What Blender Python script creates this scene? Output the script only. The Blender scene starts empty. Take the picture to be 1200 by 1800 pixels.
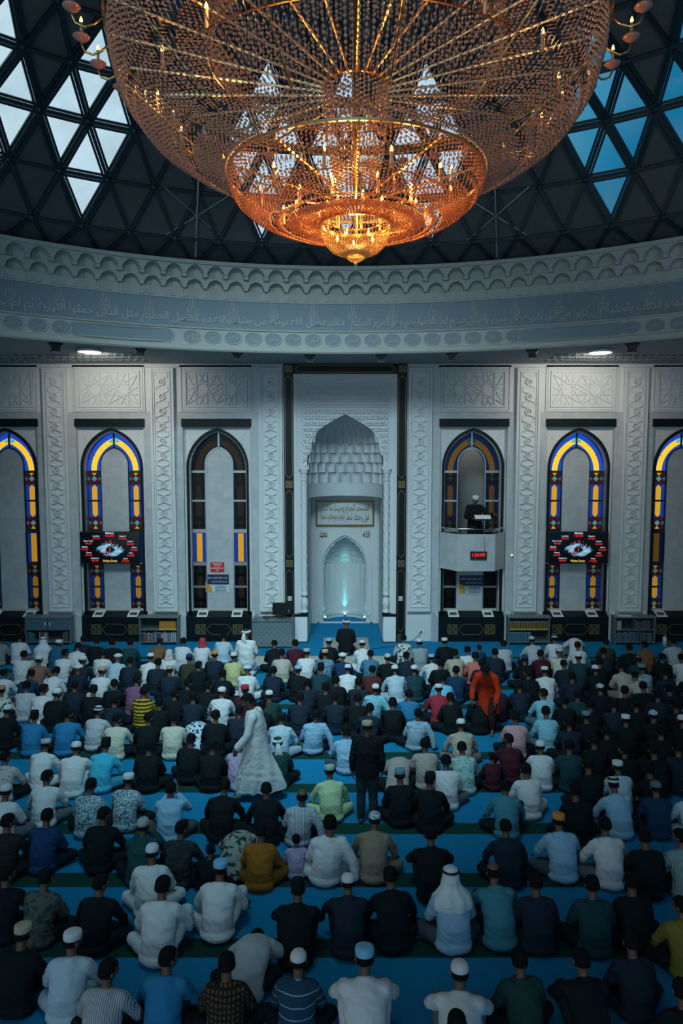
import bpy, math, random
import numpy as np
from mathutils import Vector, Matrix, noise
R_ = math.radians
SC = bpy.context.scene
COL = SC.collection
random.seed(7)

# ------------------------------------------------------------------ camera, sky, lights, exposure
EYE = (-0.12, 0.0, 6.0)
PITCH = math.atan(100 / 1220)
cam_d = bpy.data.cameras.new('camera')
cam = bpy.data.objects.new('camera', cam_d); COL.objects.link(cam)
cam.location = EYE
cam.rotation_euler = (math.pi / 2 - PITCH, 0, 0)
cam_d.sensor_fit = 'VERTICAL'; cam_d.sensor_height = 36.0; cam_d.sensor_width = 24.0
cam_d.lens = 36.0 * 1220 / 1800
cam_d.clip_end = 200
SC.camera = cam
SC.view_settings.view_transform = 'Standard'
SC.view_settings.look = 'None'
SC.view_settings.gamma = 1.0
SC.view_settings.use_curve_mapping = False
SC.view_settings.exposure = 0.0
try:
    SC.cycles.use_denoising = True
    SC.cycles.max_bounces = 6
    SC.cycles.diffuse_bounces = 3
    SC.cycles.glossy_bounces = 3
    SC.cycles.transmission_bounces = 4
    SC.cycles.transparent_max_bounces = 12
    SC.cycles.sample_clamp_indirect = 4.0
    SC.cycles.caustics_reflective = False
    SC.cycles.caustics_refractive = False
except Exception:
    pass

# overcast sky: pale cloud to the west (left), deep blue to the east (right)
world = bpy.data.worlds.new('sky'); SC.world = world
world.use_nodes = True
wn = world.node_tree.nodes; wl = world.node_tree.links; wn.clear()
w_out = wn.new('ShaderNodeOutputWorld'); w_bg = wn.new('ShaderNodeBackground')
w_tc = wn.new('ShaderNodeTexCoord'); w_sp = wn.new('ShaderNodeSeparateXYZ')
w_mr = wn.new('ShaderNodeMapRange'); w_ns = wn.new('ShaderNodeTexNoise'); w_ad = wn.new('ShaderNodeMath')
w_rp = wn.new('ShaderNodeValToRGB')
w_ns.inputs['Scale'].default_value = 3.0
w_ad.operation = 'MULTIPLY_ADD'; w_ad.inputs[1].default_value = 0.20
w_mr.inputs['From Min'].default_value = -0.5; w_mr.inputs['From Max'].default_value = 0.45
wl.new(w_tc.outputs['Generated'], w_sp.inputs[0]); wl.new(w_tc.outputs['Generated'], w_ns.inputs['Vector'])
wl.new(w_ns.outputs['Fac'], w_ad.inputs[0]); wl.new(w_sp.outputs['X'], w_ad.inputs[2])
wl.new(w_ad.outputs[0], w_mr.inputs['Value']); wl.new(w_mr.outputs['Result'], w_rp.inputs['Fac'])
cr = w_rp.color_ramp
cr.elements[0].position = 0.0; cr.elements[0].color = (0.50, 0.66, 0.74, 1)
cr.elements[1].position = 1.0; cr.elements[1].color = (0.008, 0.15, 0.29, 1)
e = cr.elements.new(0.74); e.color = (0.50, 0.66, 0.80, 1)
e = cr.elements.new(0.88); e.color = (0.06, 0.30, 0.48, 1)
wl.new(w_rp.outputs['Color'], w_bg.inputs['Color']); wl.new(w_bg.outputs[0], w_out.inputs['Surface'])
w_bg.inputs['Strength'].default_value = 1.15

def area_light(name, loc, target, sx, sy, power, color, spread=180):
    d = bpy.data.lights.new(name, 'AREA'); d.shape = 'RECTANGLE'; d.size = sx; d.size_y = sy
    d.energy = power; d.color = color; d.spread = R_(spread)
    o = bpy.data.objects.new(name, d); COL.objects.link(o); o.location = loc
    o.rotation_euler = (Vector(target) - Vector(loc)).to_track_quat('-Z', 'Y').to_euler()
    return o
def point_light(name, loc, power, color, radius=0.05, parent=None):
    d = bpy.data.lights.new(name, 'POINT'); d.energy = power; d.color = color; d.shadow_soft_size = radius
    o = bpy.data.objects.new(name, d); COL.objects.link(o); o.location = loc
    if parent: o.parent = parent
    return o
def spot_light(name, loc, target, power, color, angle, blend=0.6, radius=0.05):
    d = bpy.data.lights.new(name, 'SPOT'); d.energy = power; d.color = color; d.shadow_soft_size = radius
    d.spot_size = R_(angle); d.spot_blend = blend
    o = bpy.data.objects.new(name, d); COL.objects.link(o); o.location = loc
    o.rotation_euler = (Vector(target) - Vector(loc)).to_track_quat('-Z', 'Y').to_euler()
    return o

COOL = (0.62, 0.88, 1.0)
# area lights added inside the dome to stand in for its daylight
area_light('dome_wall_fill', (-1.6, 8.4, 13.4), (-1.0, 22.0, -1.2), 6.0, 3.0, 400, (0.62, 0.89, 1.0), 72)  # added, beam narrowed and aimed at the front wall
area_light('dome_crowd_fill', (-2.0, 7.4, 13.9), (-1.6, 13.8, 0), 3.5, 2.5, 105, (0.30, 0.80, 1.0), 66)  # added to brighten the crowd, beam kept off the ring
# fill light added behind the camera for the wall and the crowd's backs
area_light('rear_fill', (-2.0, -3.0, 9.0), (-0.5, 22.0, 4.0), 9.0, 4.0, 42, (0.22, 0.74, 1.0), 90)

# ------------------------------------------------------------------ materials
MATS = {}
def mat(name, col=(.5, .5, .5), rough=.6, metal=0.0, emit=None, estr=0.0, spec=.5, bump=None, var=None, alpha=None, coat=0.0):
    if name in MATS: return MATS[name]
    m = bpy.data.materials.new(name); m.use_nodes = True
    nt = m.node_tree; b = nt.nodes['Principled BSDF']
    b.inputs['Base Color'].default_value = (*col, 1)
    b.inputs['Roughness'].default_value = rough; b.inputs['Metallic'].default_value = metal
    b.inputs['Specular IOR Level'].default_value = spec
    if coat: b.inputs['Coat Weight'].default_value = coat
    if emit:
        b.inputs['Emission Color'].default_value = (*emit, 1); b.inputs['Emission Strength'].default_value = estr
    if var or bump:
        tc = nt.nodes.new('ShaderNodeTexCoord')
        if var:                                   # (scale, amount)
            n = nt.nodes.new('ShaderNodeTexNoise'); n.inputs['Scale'].default_value = var[0]; n.inputs['Detail'].default_value = 6
            mx = nt.nodes.new('ShaderNodeMix'); mx.data_type = 'RGBA'
            mx.inputs['A'].default_value = (*[c * (1 - var[1]) for c in col], 1)
            mx.inputs['B'].default_value = (*[min(1, c * (1 + var[1])) for c in col], 1)
            nt.links.new(tc.outputs['Object'], n.inputs['Vector']); nt.links.new(n.outputs['Fac'], mx.inputs['Factor'])
            nt.links.new(mx.outputs['Result'], b.inputs['Base Color'])
        if bump:
            n2 = nt.nodes.new('ShaderNodeTexNoise'); n2.inputs['Scale'].default_value = bump[0]; n2.inputs['Detail'].default_value = 4
            bp = nt.nodes.new('ShaderNodeBump'); bp.inputs['Strength'].default_value = bump[1]; bp.inputs['Distance'].default_value = .02
            nt.links.new(tc.outputs['Object'], n2.inputs['Vector']); nt.links.new(n2.outputs['Fac'], bp.inputs['Height'])
            nt.links.new(bp.outputs['Normal'], b.inputs['Normal'])
    MATS[name] = m
    return m

M_plaster = mat('white_plaster', (.60, .63, .63), .75, var=(1.5, .06))
M_relief = mat('carved_plaster', (.62, .645, .64), .7, var=(3, .05), bump=(60, .25))
M_frieze = mat('blue_grey_plaster', (.21, .27, .31), .75, var=(1.2, .08))
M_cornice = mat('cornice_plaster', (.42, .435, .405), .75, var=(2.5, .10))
M_black = mat('black_granite', (.004, .010, .011), .38, spec=.22, var=(40, .4))
M_gold = mat('gold_inlay', (.30, .22, .10), .4, .6)
M_paleb = mat('pale_brass', (.80, .58, .30), .28, 1.0)
M_brass = mat('polished_brass', (.85, .45, .14), .22, 1.0)
M_darkmetal = mat('dark_steel', (.008, .030, .040), .5, .2)
M_dome = mat('dome_panel_fabric', (.085, .10, .10), .9, var=(5, .2))
M_steel = mat('grey_aluminium', (.42, .45, .46), .35, .8)
M_chrome = mat('stainless_rail', (.75, .78, .8), .2, 1.0)
M_cream = mat('cream_frame', (.46, .44, .37), .6)
M_white = mat('white_paint', (.72, .73, .72), .5)
M_blackplastic = mat('black_plastic', (.008, .010, .011), .35)
M_darkinner = mat('dark_interior', (.02, .03, .033), .7)
M_greywall = mat('balcony_room_plaster', (.26, .28, .28), .8, var=(2, .1))
M_red = mat('red_sign', (.55, .02, .018), .5)
M_navy = mat('navy_sign', (.01, .022, .075), .5)
M_signwhite = mat('sign_white', (.55, .60, .63), .5)
M_signorange = mat('sign_orange', (.62, .30, .04), .5)
M_ink = mat('dark_ink', (.02, .04, .10), .6)

def marble():
    m = bpy.data.materials.new('marble_tiles'); m.use_nodes = True; nt = m.node_tree; b = nt.nodes['Principled BSDF']
    tc = nt.nodes.new('ShaderNodeTexCoord'); mp = nt.nodes.new('ShaderNodeMapping'); mp.inputs['Rotation'].default_value = (math.pi / 2, 0, 0)
    br = nt.nodes.new('ShaderNodeTexBrick'); br.offset = 0.0; br.inputs['Scale'].default_value = 1.0
    br.inputs['Brick Width'].default_value = .40; br.inputs['Row Height'].default_value = .33
    br.inputs['Mortar Size'].default_value = .003; br.inputs['Bias'].default_value = 0
    br.inputs['Color1'].default_value = (.50, .54, .55, 1); br.inputs['Color2'].default_value = (.57, .60, .60, 1)
    br.inputs['Mortar'].default_value = (.43, .46, .47, 1)
    n = nt.nodes.new('ShaderNodeTexNoise'); n.inputs['Scale'].default_value = 2.2; n.inputs['Detail'].default_value = 8; n.inputs['Distortion'].default_value = 1.5
    mx = nt.nodes.new('ShaderNodeMix'); mx.data_type = 'RGBA'; mx.blend_type = 'MULTIPLY'; mx.inputs['Factor'].default_value = .35
    nt.links.new(tc.outputs['Object'], mp.inputs[0]); nt.links.new(mp.outputs[0], br.inputs['Vector'])
    nt.links.new(tc.outputs['Object'], n.inputs['Vector']); nt.links.new(br.outputs['Color'], mx.inputs['A']); nt.links.new(n.outputs['Fac'], mx.inputs['B'])
    nt.links.new(mx.outputs['Result'], b.inputs['Base Color']); b.inputs['Roughness'].default_value = .35
    return m
M_marble = marble()

def carpet():
    m = bpy.data.materials.new('prayer_carpet'); m.use_nodes = True; nt = m.node_tree; b = nt.nodes['Principled BSDF']
    N = nt.nodes.new; L = nt.links.new
    tc = N('ShaderNodeTexCoord'); sp = N('ShaderNodeSeparateXYZ'); L(tc.outputs['Object'], sp.inputs[0])
    a = N('ShaderNodeMath'); a.operation = 'SUBTRACT'; a.inputs[1].default_value = 7.85; L(sp.outputs['Y'], a.inputs[0])
    d = N('ShaderNodeMath'); d.operation = 'DIVIDE'; d.inputs[1].default_value = 1.36; L(a.outputs[0], d.inputs[0])
    fr = N('ShaderNodeMath'); fr.operation = 'FRACT'; L(d.outputs[0], fr.inputs[0])
    lt = N('ShaderNodeMath'); lt.operation = 'LESS_THAN'; lt.inputs[1].default_value = .245; L(fr.outputs[0], lt.inputs[0])
    far = N('ShaderNodeMath'); far.operation = 'LESS_THAN'; far.inputs[1].default_value = 20.3; L(sp.outputs['Y'], far.inputs[0])
    band = N('ShaderNodeMath'); band.operation = 'MULTIPLY'; L(lt.outputs[0], band.inputs[0]); L(far.outputs[0], band.inputs[1])
    # woven border motif inside the green band
    vor = N('ShaderNodeTexVoronoi'); vor.inputs['Scale'].default_value = 9.0; L(tc.outputs['Object'], vor.inputs['Vector'])
    rp = N('ShaderNodeValToRGB'); rp.color_ramp.elements[0].color = (.045, .07, .02, 1); rp.color_ramp.elements[0].position = .10
    rp.color_ramp.elements[1].color = (.006, .045, .038, 1); rp.color_ramp.elements[1].position = .22
    L(vor.outputs['Distance'], rp.inputs['Fac'])
    n = N('ShaderNodeTexNoise'); n.inputs['Scale'].default_value = 6; n.inputs['Detail'].default_value = 8; L(tc.outputs['Object'], n.inputs['Vector'])
    bl = N('ShaderNodeMix'); bl.data_type = 'RGBA'; bl.inputs['A'].default_value = (.006, .16, .33, 1); bl.inputs['B'].default_value = (.010, .215, .41, 1); L(n.outputs['Fac'], bl.inputs['Factor'])
    mx = N('ShaderNodeMix'); mx.data_type = 'RGBA'; L(band.outputs[0], mx.inputs['Factor']); L(bl.outputs['Result'], mx.inputs['A']); L(rp.outputs['Color'], mx.inputs['B'])
    L(mx.outputs['Result'], b.inputs['Base Color']); b.inputs['Roughness'].default_value = .95; b.inputs['Specular IOR Level'].default_value = .1
    n2 = N('ShaderNodeTexNoise'); n2.inputs['Scale'].default_value = 150; bp = N('ShaderNodeBump'); bp.inputs['Strength'].default_value = .4; bp.inputs['Distance'].default_value = .01
    L(tc.outputs['Object'], n2.inputs['Vector']); L(n2.outputs['Fac'], bp.inputs['Height']); L(bp.outputs['Normal'], b.inputs['Normal'])
    return m
M_carpet = carpet()

def glass_pane():
    m = bpy.data.materials.new('dusty_skylight_glass'); m.use_nodes = True; nt = m.node_tree; nt.nodes.clear()
    N = nt.nodes.new; L = nt.links.new
    o = N('ShaderNodeOutputMaterial'); t = N('ShaderNodeBsdfTransparent'); t.inputs['Color'].default_value = (.93, .97, .98, 1)
    g = N('ShaderNodeBsdfGlossy'); g.inputs['Roughness'].default_value = .15; df = N('ShaderNodeBsdfTranslucent'); df.inputs['Color'].default_value = (.5, .55, .55, 1)
    tc = N('ShaderNodeTexCoord'); n = N('ShaderNodeTexNoise'); n.inputs['Scale'].default_value = 1.3; n.inputs['Detail'].default_value = 8
    mr = N('ShaderNodeMapRange'); mr.inputs['From Min'].default_value = .45; mr.inputs['From Max'].default_value = .75; mr.inputs['To Max'].default_value = .35
    m1 = N('ShaderNodeMixShader'); m2 = N('ShaderNodeMixShader'); m2.inputs[0].default_value = .04
    L(tc.outputs['Object'], n.inputs['Vector']); L(n.outputs['Fac'], mr.inputs['Value']); L(mr.outputs['Result'], m1.inputs[0])
    L(t.outputs[0], m1.inputs[1]); L(df.outputs[0], m1.inputs[2]); L(m1.outputs[0], m2.inputs[1]); L(g.outputs[0], m2.inputs[2]); L(m2.outputs[0], o.inputs['Surface'])
    return m
M_pane = glass_pane()

def clear_glass(name, col, op):
    m = bpy.data.materials.new(name); m.use_nodes = True; nt = m.node_tree; nt.nodes.clear(); N = nt.nodes.new; L = nt.links.new
    o = N('ShaderNodeOutputMaterial'); t = N('ShaderNodeBsdfTransparent'); t.inputs['Color'].default_value = (*col, 1)
    p = N('ShaderNodeBsdfPrincipled'); p.inputs['Base Color'].default_value = (*[c * .5 for c in col], 1); p.inputs['Roughness'].default_value = .08
    x = N('ShaderNodeMixShader'); x.inputs[0].default_value = op; L(t.outputs[0], x.inputs[1]); L(p.outputs[0], x.inputs[2]); L(x.outputs[0], o.inputs['Surface'])
    return m
M_frosted = clear_glass('frosted_glass', (.55, .68, .70), .45)
M_bottle = clear_glass('clear_bottle_plastic', (.75, .85, .9), .35)

def crystal(name, col, tr):
    m = bpy.data.materials.new(name); m.use_nodes = True; nt = m.node_tree; nt.nodes.clear(); N = nt.nodes.new; L = nt.links.new
    o = N('ShaderNodeOutputMaterial'); p = N('ShaderNodeBsdfPrincipled')
    p.inputs['Base Color'].default_value = (*col, 1); p.inputs['Roughness'].default_value = .12; p.inputs['Specular IOR Level'].default_value = 1.0
    p.inputs['IOR'].default_value = 1.7
    t = N('ShaderNodeBsdfTranslucent'); t.inputs['Color'].default_value = (*[min(1, c * 1.8) for c in col], 1)
    x = N('ShaderNodeMixShader'); x.inputs[0].default_value = tr; L(p.outputs[0], x.inputs[1]); L(t.outputs[0], x.inputs[2]); L(x.outputs[0], o.inputs['Surface'])
    return m
M_cry_top = crystal('rose_smoke_crystal', (.34, .245, .20), .34)
M_cry_mid = crystal('amber_crystal', (.52, .25, .09), .45)
M_cry_low = crystal('bright_amber_crystal', (.72, .45, .17), .5)

GL = {'yellow': (.80, .40, .015), 'blue': (.012, .07, .50), 'teal': (.10, .50, .42), 'maroon': (.07, .010, .018), 'sky': (.03, .22, .55), 'ink': (.005, .02, .05)}
def stained(cn, level):
    c = GL[cn]
    return mat('stained_glass_%s_%03d' % (cn, round(level * 100)), tuple(x * (.12 if level > .3 else .04 if level > .05 else .014) for x in c), .3, spec=.25, emit=c, estr=level)

# ------------------------------------------------------------------ mesh helpers
class MB:
    def __init__(s): s.v = []; s.f = []; s.m = []; s.cur = 0
    def add(s, vs, fs, mi=None):
        o = len(s.v); s.v += [tuple(v) for v in vs]; s.f += [tuple(i + o for i in f) for f in fs]
        s.m += [s.cur if mi is None else mi] * len(fs); return s
    def box(s, x0, x1, y0, y1, z0, z1, mi=None):
        return s.add([(x0, y0, z0), (x1, y0, z0), (x1, y1, z0), (x0, y1, z0), (x0, y0, z1), (x1, y0, z1), (x1, y1, z1), (x0, y1, z1)],
                     [(0, 3, 2, 1), (4, 5, 6, 7), (0, 1, 5, 4), (1, 2, 6, 5), (2, 3, 7, 6), (3, 0, 4, 7)], mi)
    def frame(s, x0, x1, z0, z1, w, y0, y1, mi=None):
        s.box(x0, x1, y0, y1, z1 - w, z1, mi); s.box(x0, x1, y0, y1, z0, z0 + w, mi)
        s.box(x0, x0 + w, y0, y1, z0 + w, z1 - w, mi); s.box(x1 - w, x1, y0, y1, z0 + w, z1 - w, mi); return s
    def prism(s, poly, y0, y1, mi=None):          # poly in x,z counted round; closed solid
        n = len(poly)
        return s.add([(x, y0, z) for x, z in poly] + [(x, y1, z) for x, z in poly],
                     [tuple(range(n)), tuple(range(2 * n - 1, n - 1, -1))] + [(i, i + n, (i + 1) % n + n, (i + 1) % n) for i in range(n)], mi)
    def band(s, outer, inner, y0, y1, mi=None, closed=False):   # strip between two equal-length x,z outlines, with depth
        n = len(outer)
        vs = [(x, y0, z) for x, z in outer] + [(x, y0, z) for x, z in inner] + [(x, y1, z) for x, z in outer] + [(x, y1, z) for x, z in inner]
        fs = []
        for i in range(n if closed else n - 1):
            j = (i + 1) % n
            fs += [(i, j, n + j, n + i), (2 * n + i, 3 * n + i, 3 * n + j, 2 * n + j), (n + i, n + j, 3 * n + j, 3 * n + i), (i, 2 * n + i, 2 * n + j, j)]
        if not closed:
            fs += [(0, n, 3 * n, 2 * n), (n - 1, 3 * n - 1, 4 * n - 1, 2 * n - 1)]
        return s.add(vs, fs, mi)
    def bar(s, p, q, w, h=None, mi=None, up=(0, 1, 0)):          # square bar from p to q
        h = h or w; p = Vector(p); q = Vector(q); d = (q - p)
        if d.length < 1e-6: return s
        d.normalize(); u = Vector(up); a = d.cross(u)
        if a.length < 1e-4: a = d.cross(Vector((1, 0, 0)))
        a.normalize(); b = a.cross(d)
        a = a * w / 2; b = b * h / 2
        return s.add([p - a - b, p + a - b, p + a + b, p - a + b, q - a - b, q + a - b, q + a + b, q - a + b],
                     [(0, 3, 2, 1), (4, 5, 6, 7), (0, 1, 5, 4), (1, 2, 6, 5), (2, 3, 7, 6), (3, 0, 4, 7)], mi)
    def tube(s, pts, rad, n=8, mi=None, sq=1.0, cap=True, side=None):
        pts = [Vector(p) for p in pts]; k = len(pts)
        rad = rad if isinstance(rad, (list, tuple)) else [rad] * k
        vs = []; pa = None
        for i, p in enumerate(pts):
            t = (pts[min(i + 1, k - 1)] - pts[max(i - 1, 0)])
            t = t.normalized() if t.length > 1e-9 else Vector((0, 0, 1))
            if side is not None: a = Vector(side) - t * t.dot(Vector(side))
            elif pa is None: a = t.cross(Vector((0, 0, 1)) if abs(t.z) < .9 else Vector((1, 0, 0)))
            else: a = pa - t * t.dot(pa)
            a.normalize(); pa = a; b = t.cross(a)
            r = rad[i]; rx, ry = (r if isinstance(r, tuple) else (r, r * sq))
            for j in range(n):
                w = 2 * math.pi * j / n; vs.append(p + a * (rx * math.cos(w)) + b * (ry * math.sin(w)))
        fs = [(i * n + j, i * n + (j + 1) % n, (i + 1) * n + (j + 1) % n, (i + 1) * n + j) for i in range(k - 1) for j in range(n)]
        if cap: fs += [tuple(range(n - 1, -1, -1)), tuple(range((k - 1) * n, k * n))]
        return s.add(vs, fs, mi)
    def lathe(s, prof, c=(0, 0), n=24, mi=None, a0=0, a1=2 * math.pi, flat=(1, 1)):
        full = abs(a1 - a0 - 2 * math.pi) < 1e-6; m = n if full else n + 1; vs = []
        for r, z in prof:
            for j in range(m):
                w = a0 + (a1 - a0) * j / n; vs.append((c[0] + r * flat[0] * math.cos(w), c[1] + r * flat[1] * math.sin(w), z))
        fs = [(i * m + j, i * m + (j + 1) % m, (i + 1) * m + (j + 1) % m, (i + 1) * m + j) for i in range(len(prof) - 1) for j in range(n)]
        return s.add(vs, fs, mi)
    def ball(s, c, r, n=8, k=6, mi=None):
        rx, ry, rz = r if isinstance(r, tuple) else (r, r, r); vs = [(c[0], c[1], c[2] - rz)]
        for i in range(1, k):
            w = math.pi * i / k - math.pi / 2
            for j in range(n):
                t = 2 * math.pi * j / n; vs.append((c[0] + rx * math.cos(w) * math.cos(t), c[1] + ry * math.cos(w) * math.sin(t), c[2] + rz * math.sin(w)))
        vs.append((c[0], c[1], c[2] + rz)); fs = [(0, 1 + (j + 1) % n, 1 + j) for j in range(n)]
        for i in range(k - 2):
            for j in range(n):
                a = 1 + i * n; fs.append((a + j, a + (j + 1) % n, a + n + (j + 1) % n, a + n + j))
        a = 1 + (k - 2) * n; fs += [(a + j, a + (j + 1) % n, len(vs) - 1) for j in range(n)]
        return s.add(vs, fs, mi)
    def mesh(s, name):
        me = bpy.data.meshes.new(name); me.from_pydata([tuple(v) for v in s.v], [], s.f)
        if len(s.m) == len(me.polygons) and any(s.m): me.polygons.foreach_set('material_index', s.m)
        me.update(); return me
    def build(s, name, mats, parent=None, smooth=False, loc=None):
        me = s.mesh(name)
        for m in (mats if isinstance(mats, (list, tuple)) else [mats]): me.materials.append(m)
        if smooth: me.polygons.foreach_set('use_smooth', [True] * len(me.polygons))
        return link(name, me, parent, loc)
def link(name, data, parent=None, loc=None):
    o = bpy.data.objects.new(name, data); COL.objects.link(o)
    if loc: o.location = loc
    if parent: o.parent = parent
    return o
def empty(name, loc=(0, 0, 0), rz=0, parent=None):
    o = bpy.data.objects.new(name, None); COL.objects.link(o); o.location = loc; o.rotation_euler = (0, 0, rz); o.empty_display_size = .2
    if parent: o.parent = parent
    return o
def tag(o, label=None, cat=None, group=None, kind=None):
    if label: o['label'] = label
    if cat: o['category'] = cat
    if group: o['group'] = group
    if kind: o['kind'] = kind
    return o
def struct(o, label=None, cat=None): return tag(o, label, cat, None, 'structure')
def copy_tree(o, parent=None, loc=None):
    c = o.copy(); COL.objects.link(c)
    if parent: c.parent = parent
    if loc: c.location = loc
    for ch in list(o.children): copy_tree(ch, c)
    return c
def arch(a, z0, z1, n=16, zb=None, cx=0):         # pointed arch outline, left to right
    h = z1 - z0; r = (a * a + h * h) / (2 * a); w1 = math.asin(min(1, h / r)) if h <= r else math.pi / 2
    left = []
    for i in range(n + 1):
        w = w1 * i / n; left.append(((r - a) - r * math.cos(w), z0 + r * math.sin(w)))
    left[-1] = (0, z1)
    pts = left + [(-x, z) for x, z in left[-2::-1]]
    if zb is not None: pts = [(-a, zb)] + pts + [(a, zb)]
    return [(x + cx, z) for x, z in pts]

# ---- lettering
_F = {}
for ch, code, k in (('ء', 0xFE80, 1), ('آ', 0xFE81, 2), ('أ', 0xFE83, 2), ('ؤ', 0xFE85, 2), ('إ', 0xFE87, 2), ('ئ', 0xFE89, 4), ('ا', 0xFE8D, 2), ('ب', 0xFE8F, 4), ('ة', 0xFE93, 2), ('ت', 0xFE95, 4), ('ث', 0xFE99, 4), ('ج', 0xFE9D, 4), ('ح', 0xFEA1, 4), ('خ', 0xFEA5, 4), ('د', 0xFEA9, 2), ('ذ', 0xFEAB, 2), ('ر', 0xFEAD, 2), ('ز', 0xFEAF, 2), ('س', 0xFEB1, 4), ('ش', 0xFEB5, 4), ('ص', 0xFEB9, 4), ('ض', 0xFEBD, 4), ('ط', 0xFEC1, 4), ('ظ', 0xFEC5, 4), ('ع', 0xFEC9, 4), ('غ', 0xFECD, 4), ('ف', 0xFED1, 4), ('ق', 0xFED5, 4), ('ك', 0xFED9, 4), ('ل', 0xFEDD, 4), ('م', 0xFEE1, 4), ('ن', 0xFEE5, 4), ('ه', 0xFEE9, 4), ('و', 0xFEED, 2), ('ى', 0xFEEF, 2), ('ي', 0xFEF1, 4)):
    _F[ch] = (code, k)
def shape_arabic(t):                              # joined letter forms in visual (left to right) order
    out = []; i = 0; prev = False
    while i < len(t):
        c = t[i]
        if c not in _F: out.append(c); prev = False; i += 1; continue
        if c == 'ل' and i + 1 < len(t) and t[i + 1] == 'ا':
            out.append(chr(0xFEFC if prev else 0xFEFB)); prev = False; i += 2; continue
        code, k = _F[c]; nxt = i + 1 < len(t) and t[i + 1] in _F and t[i + 1] != 'ء'
        if k == 4: f = (3 if prev and nxt else 1 if prev else 2 if nxt else 0); prev = nxt
        elif k == 2: f = 1 if prev else 0; prev = False
        else: f = 0; prev = False
        out.append(chr(code + f)); i += 1
    return ''.join(reversed(out))
def text_data(s, size, depth=.004, align='CENTER', res=2, bold=0.0):   # -> verts, faces (x right, y up, z out), one flat block of letters
    cu = bpy.data.curves.new('letters', 'FONT'); cu.body = s; cu.size = size; cu.extrude = depth; cu.align_x = align; cu.resolution_u = res; cu.offset = bold
    o = bpy.data.objects.new('letters', cu); COL.objects.link(o)
    me = bpy.data.meshes.new_from_object(o.evaluated_get(bpy.context.evaluated_depsgraph_get()))
    vs = [tuple(v.co) for v in me.vertices]; fs = [tuple(p.vertices) for p in me.polygons]
    bpy.data.objects.remove(o); bpy.data.curves.remove(cu); bpy.data.meshes.remove(me)
    return vs, fs
def fit(vs, w=None, h=None, cx=0, cy=0):          # scale letters into a w x h box centred on cx, cy
    if not vs: return vs
    xs = [v[0] for v in vs]; ys = [v[1] for v in vs]; x0, x1, y0, y1 = min(xs), max(xs), min(ys), max(ys)
    sx = w / max(1e-6, x1 - x0) if w else None; sy = h / max(1e-6, y1 - y0) if h else None
    sx = sx or sy; sy = sy or sx
    return [((v[0] - (x0 + x1) / 2) * sx + cx, (v[1] - (y0 + y1) / 2) * sy + cy, v[2]) for v in vs]
def wall_text(mb, s, x, z, y, w=None, h=None, mi=None, depth=.004, bold=0.0):   # letters standing on a wall facing -Y
    vs, fs = text_data(s, .2, depth, bold=bold)
    if not vs: return
    vs = fit(vs, w, h, x, z)
    mb.add([(v[0], y - v[2], v[1]) for v in vs], fs, mi)
# ------------------------------------------------------------------ the room
Y0 = 22.05          # face of the front wall
YG = 22.41          # plane of the stained glass
BAYS = [-10.78, -7.42, -4.06, 4.06, 7.42, 10.78]
ZT = 8.84           # soffit over the front aisle
YB = 24.5           # back of the niche chamber
DC = (0.0, 6.06)    # dome axis

b = MB(); b.add([(-16, -2, 0), (16, -2, 0), (16, 25.7, 0), (-16, 25.7, 0)], [(0, 1, 2, 3)])
struct(b.build('floor', M_carpet))

# front wall, built up from solid piers round the window bays and the prayer niche
b = MB()
edges = [-14.2]
for c in BAYS[:3]: edges += [c - 1.06, c + 1.06]
edges += [-1.62, 1.62]
for c in BAYS[3:]: edges += [c - 1.06, c + 1.06]
edges += [14.2]
for i in range(0, len(edges), 2): b.box(edges[i], edges[i + 1], Y0, Y0 + .8, 0, 9.3)
for c in BAYS: b.box(c - 1.06, c + 1.06, Y0, Y0 + .8, 6.90, 9.3)
b.box(-1.62, 1.62, Y0, Y0 + .8, 8.53, 9.3)
struct(b.build('wall_front', M_plaster))
for nm, x in (('wall_left', -14.2), ('wall_right', 14.0)):
    b = MB(); b.box(x, x + .2, 2.0, Y0 + .8, 0, 9.3); struct(b.build(nm, M_plaster))
# grey stone surrounds, painted crown mouldings and the star panels above each window
def star_lines(cx, cz, r, n, step, rot):
    P = [(cx + r * math.cos(rot + 2 * math.pi * k / n), cz + r * math.sin(rot + 2 * math.pi * k / n)) for k in range(n)]
    return [(P[k], P[(k + step) % n]) for k in range(n)]
def clip(seg, x0, x1, z0, z1):
    (ax, az), (bx, bz) = seg; t0, t1 = 0.0, 1.0; dx, dz = bx - ax, bz - az
    for p, q in ((-dx, ax - x0), (dx, x1 - ax), (-dz, az - z0), (dz, z1 - az)):
        if abs(p) < 1e-9:
            if q < 0: return None
        else:
            t = q / p
            if p < 0: t0 = max(t0, t)
            else: t1 = min(t1, t)
    if t0 >= t1: return None
    return (ax + dx * t0, az + dz * t0), (ax + dx * t1, az + dz * t1)
panel_segs = []
for sx in (-.45, .45): panel_segs += star_lines(sx, 0, .66, 12, 5, math.pi / 12) + star_lines(sx, 0, .33, 12, 4, 0)
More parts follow.
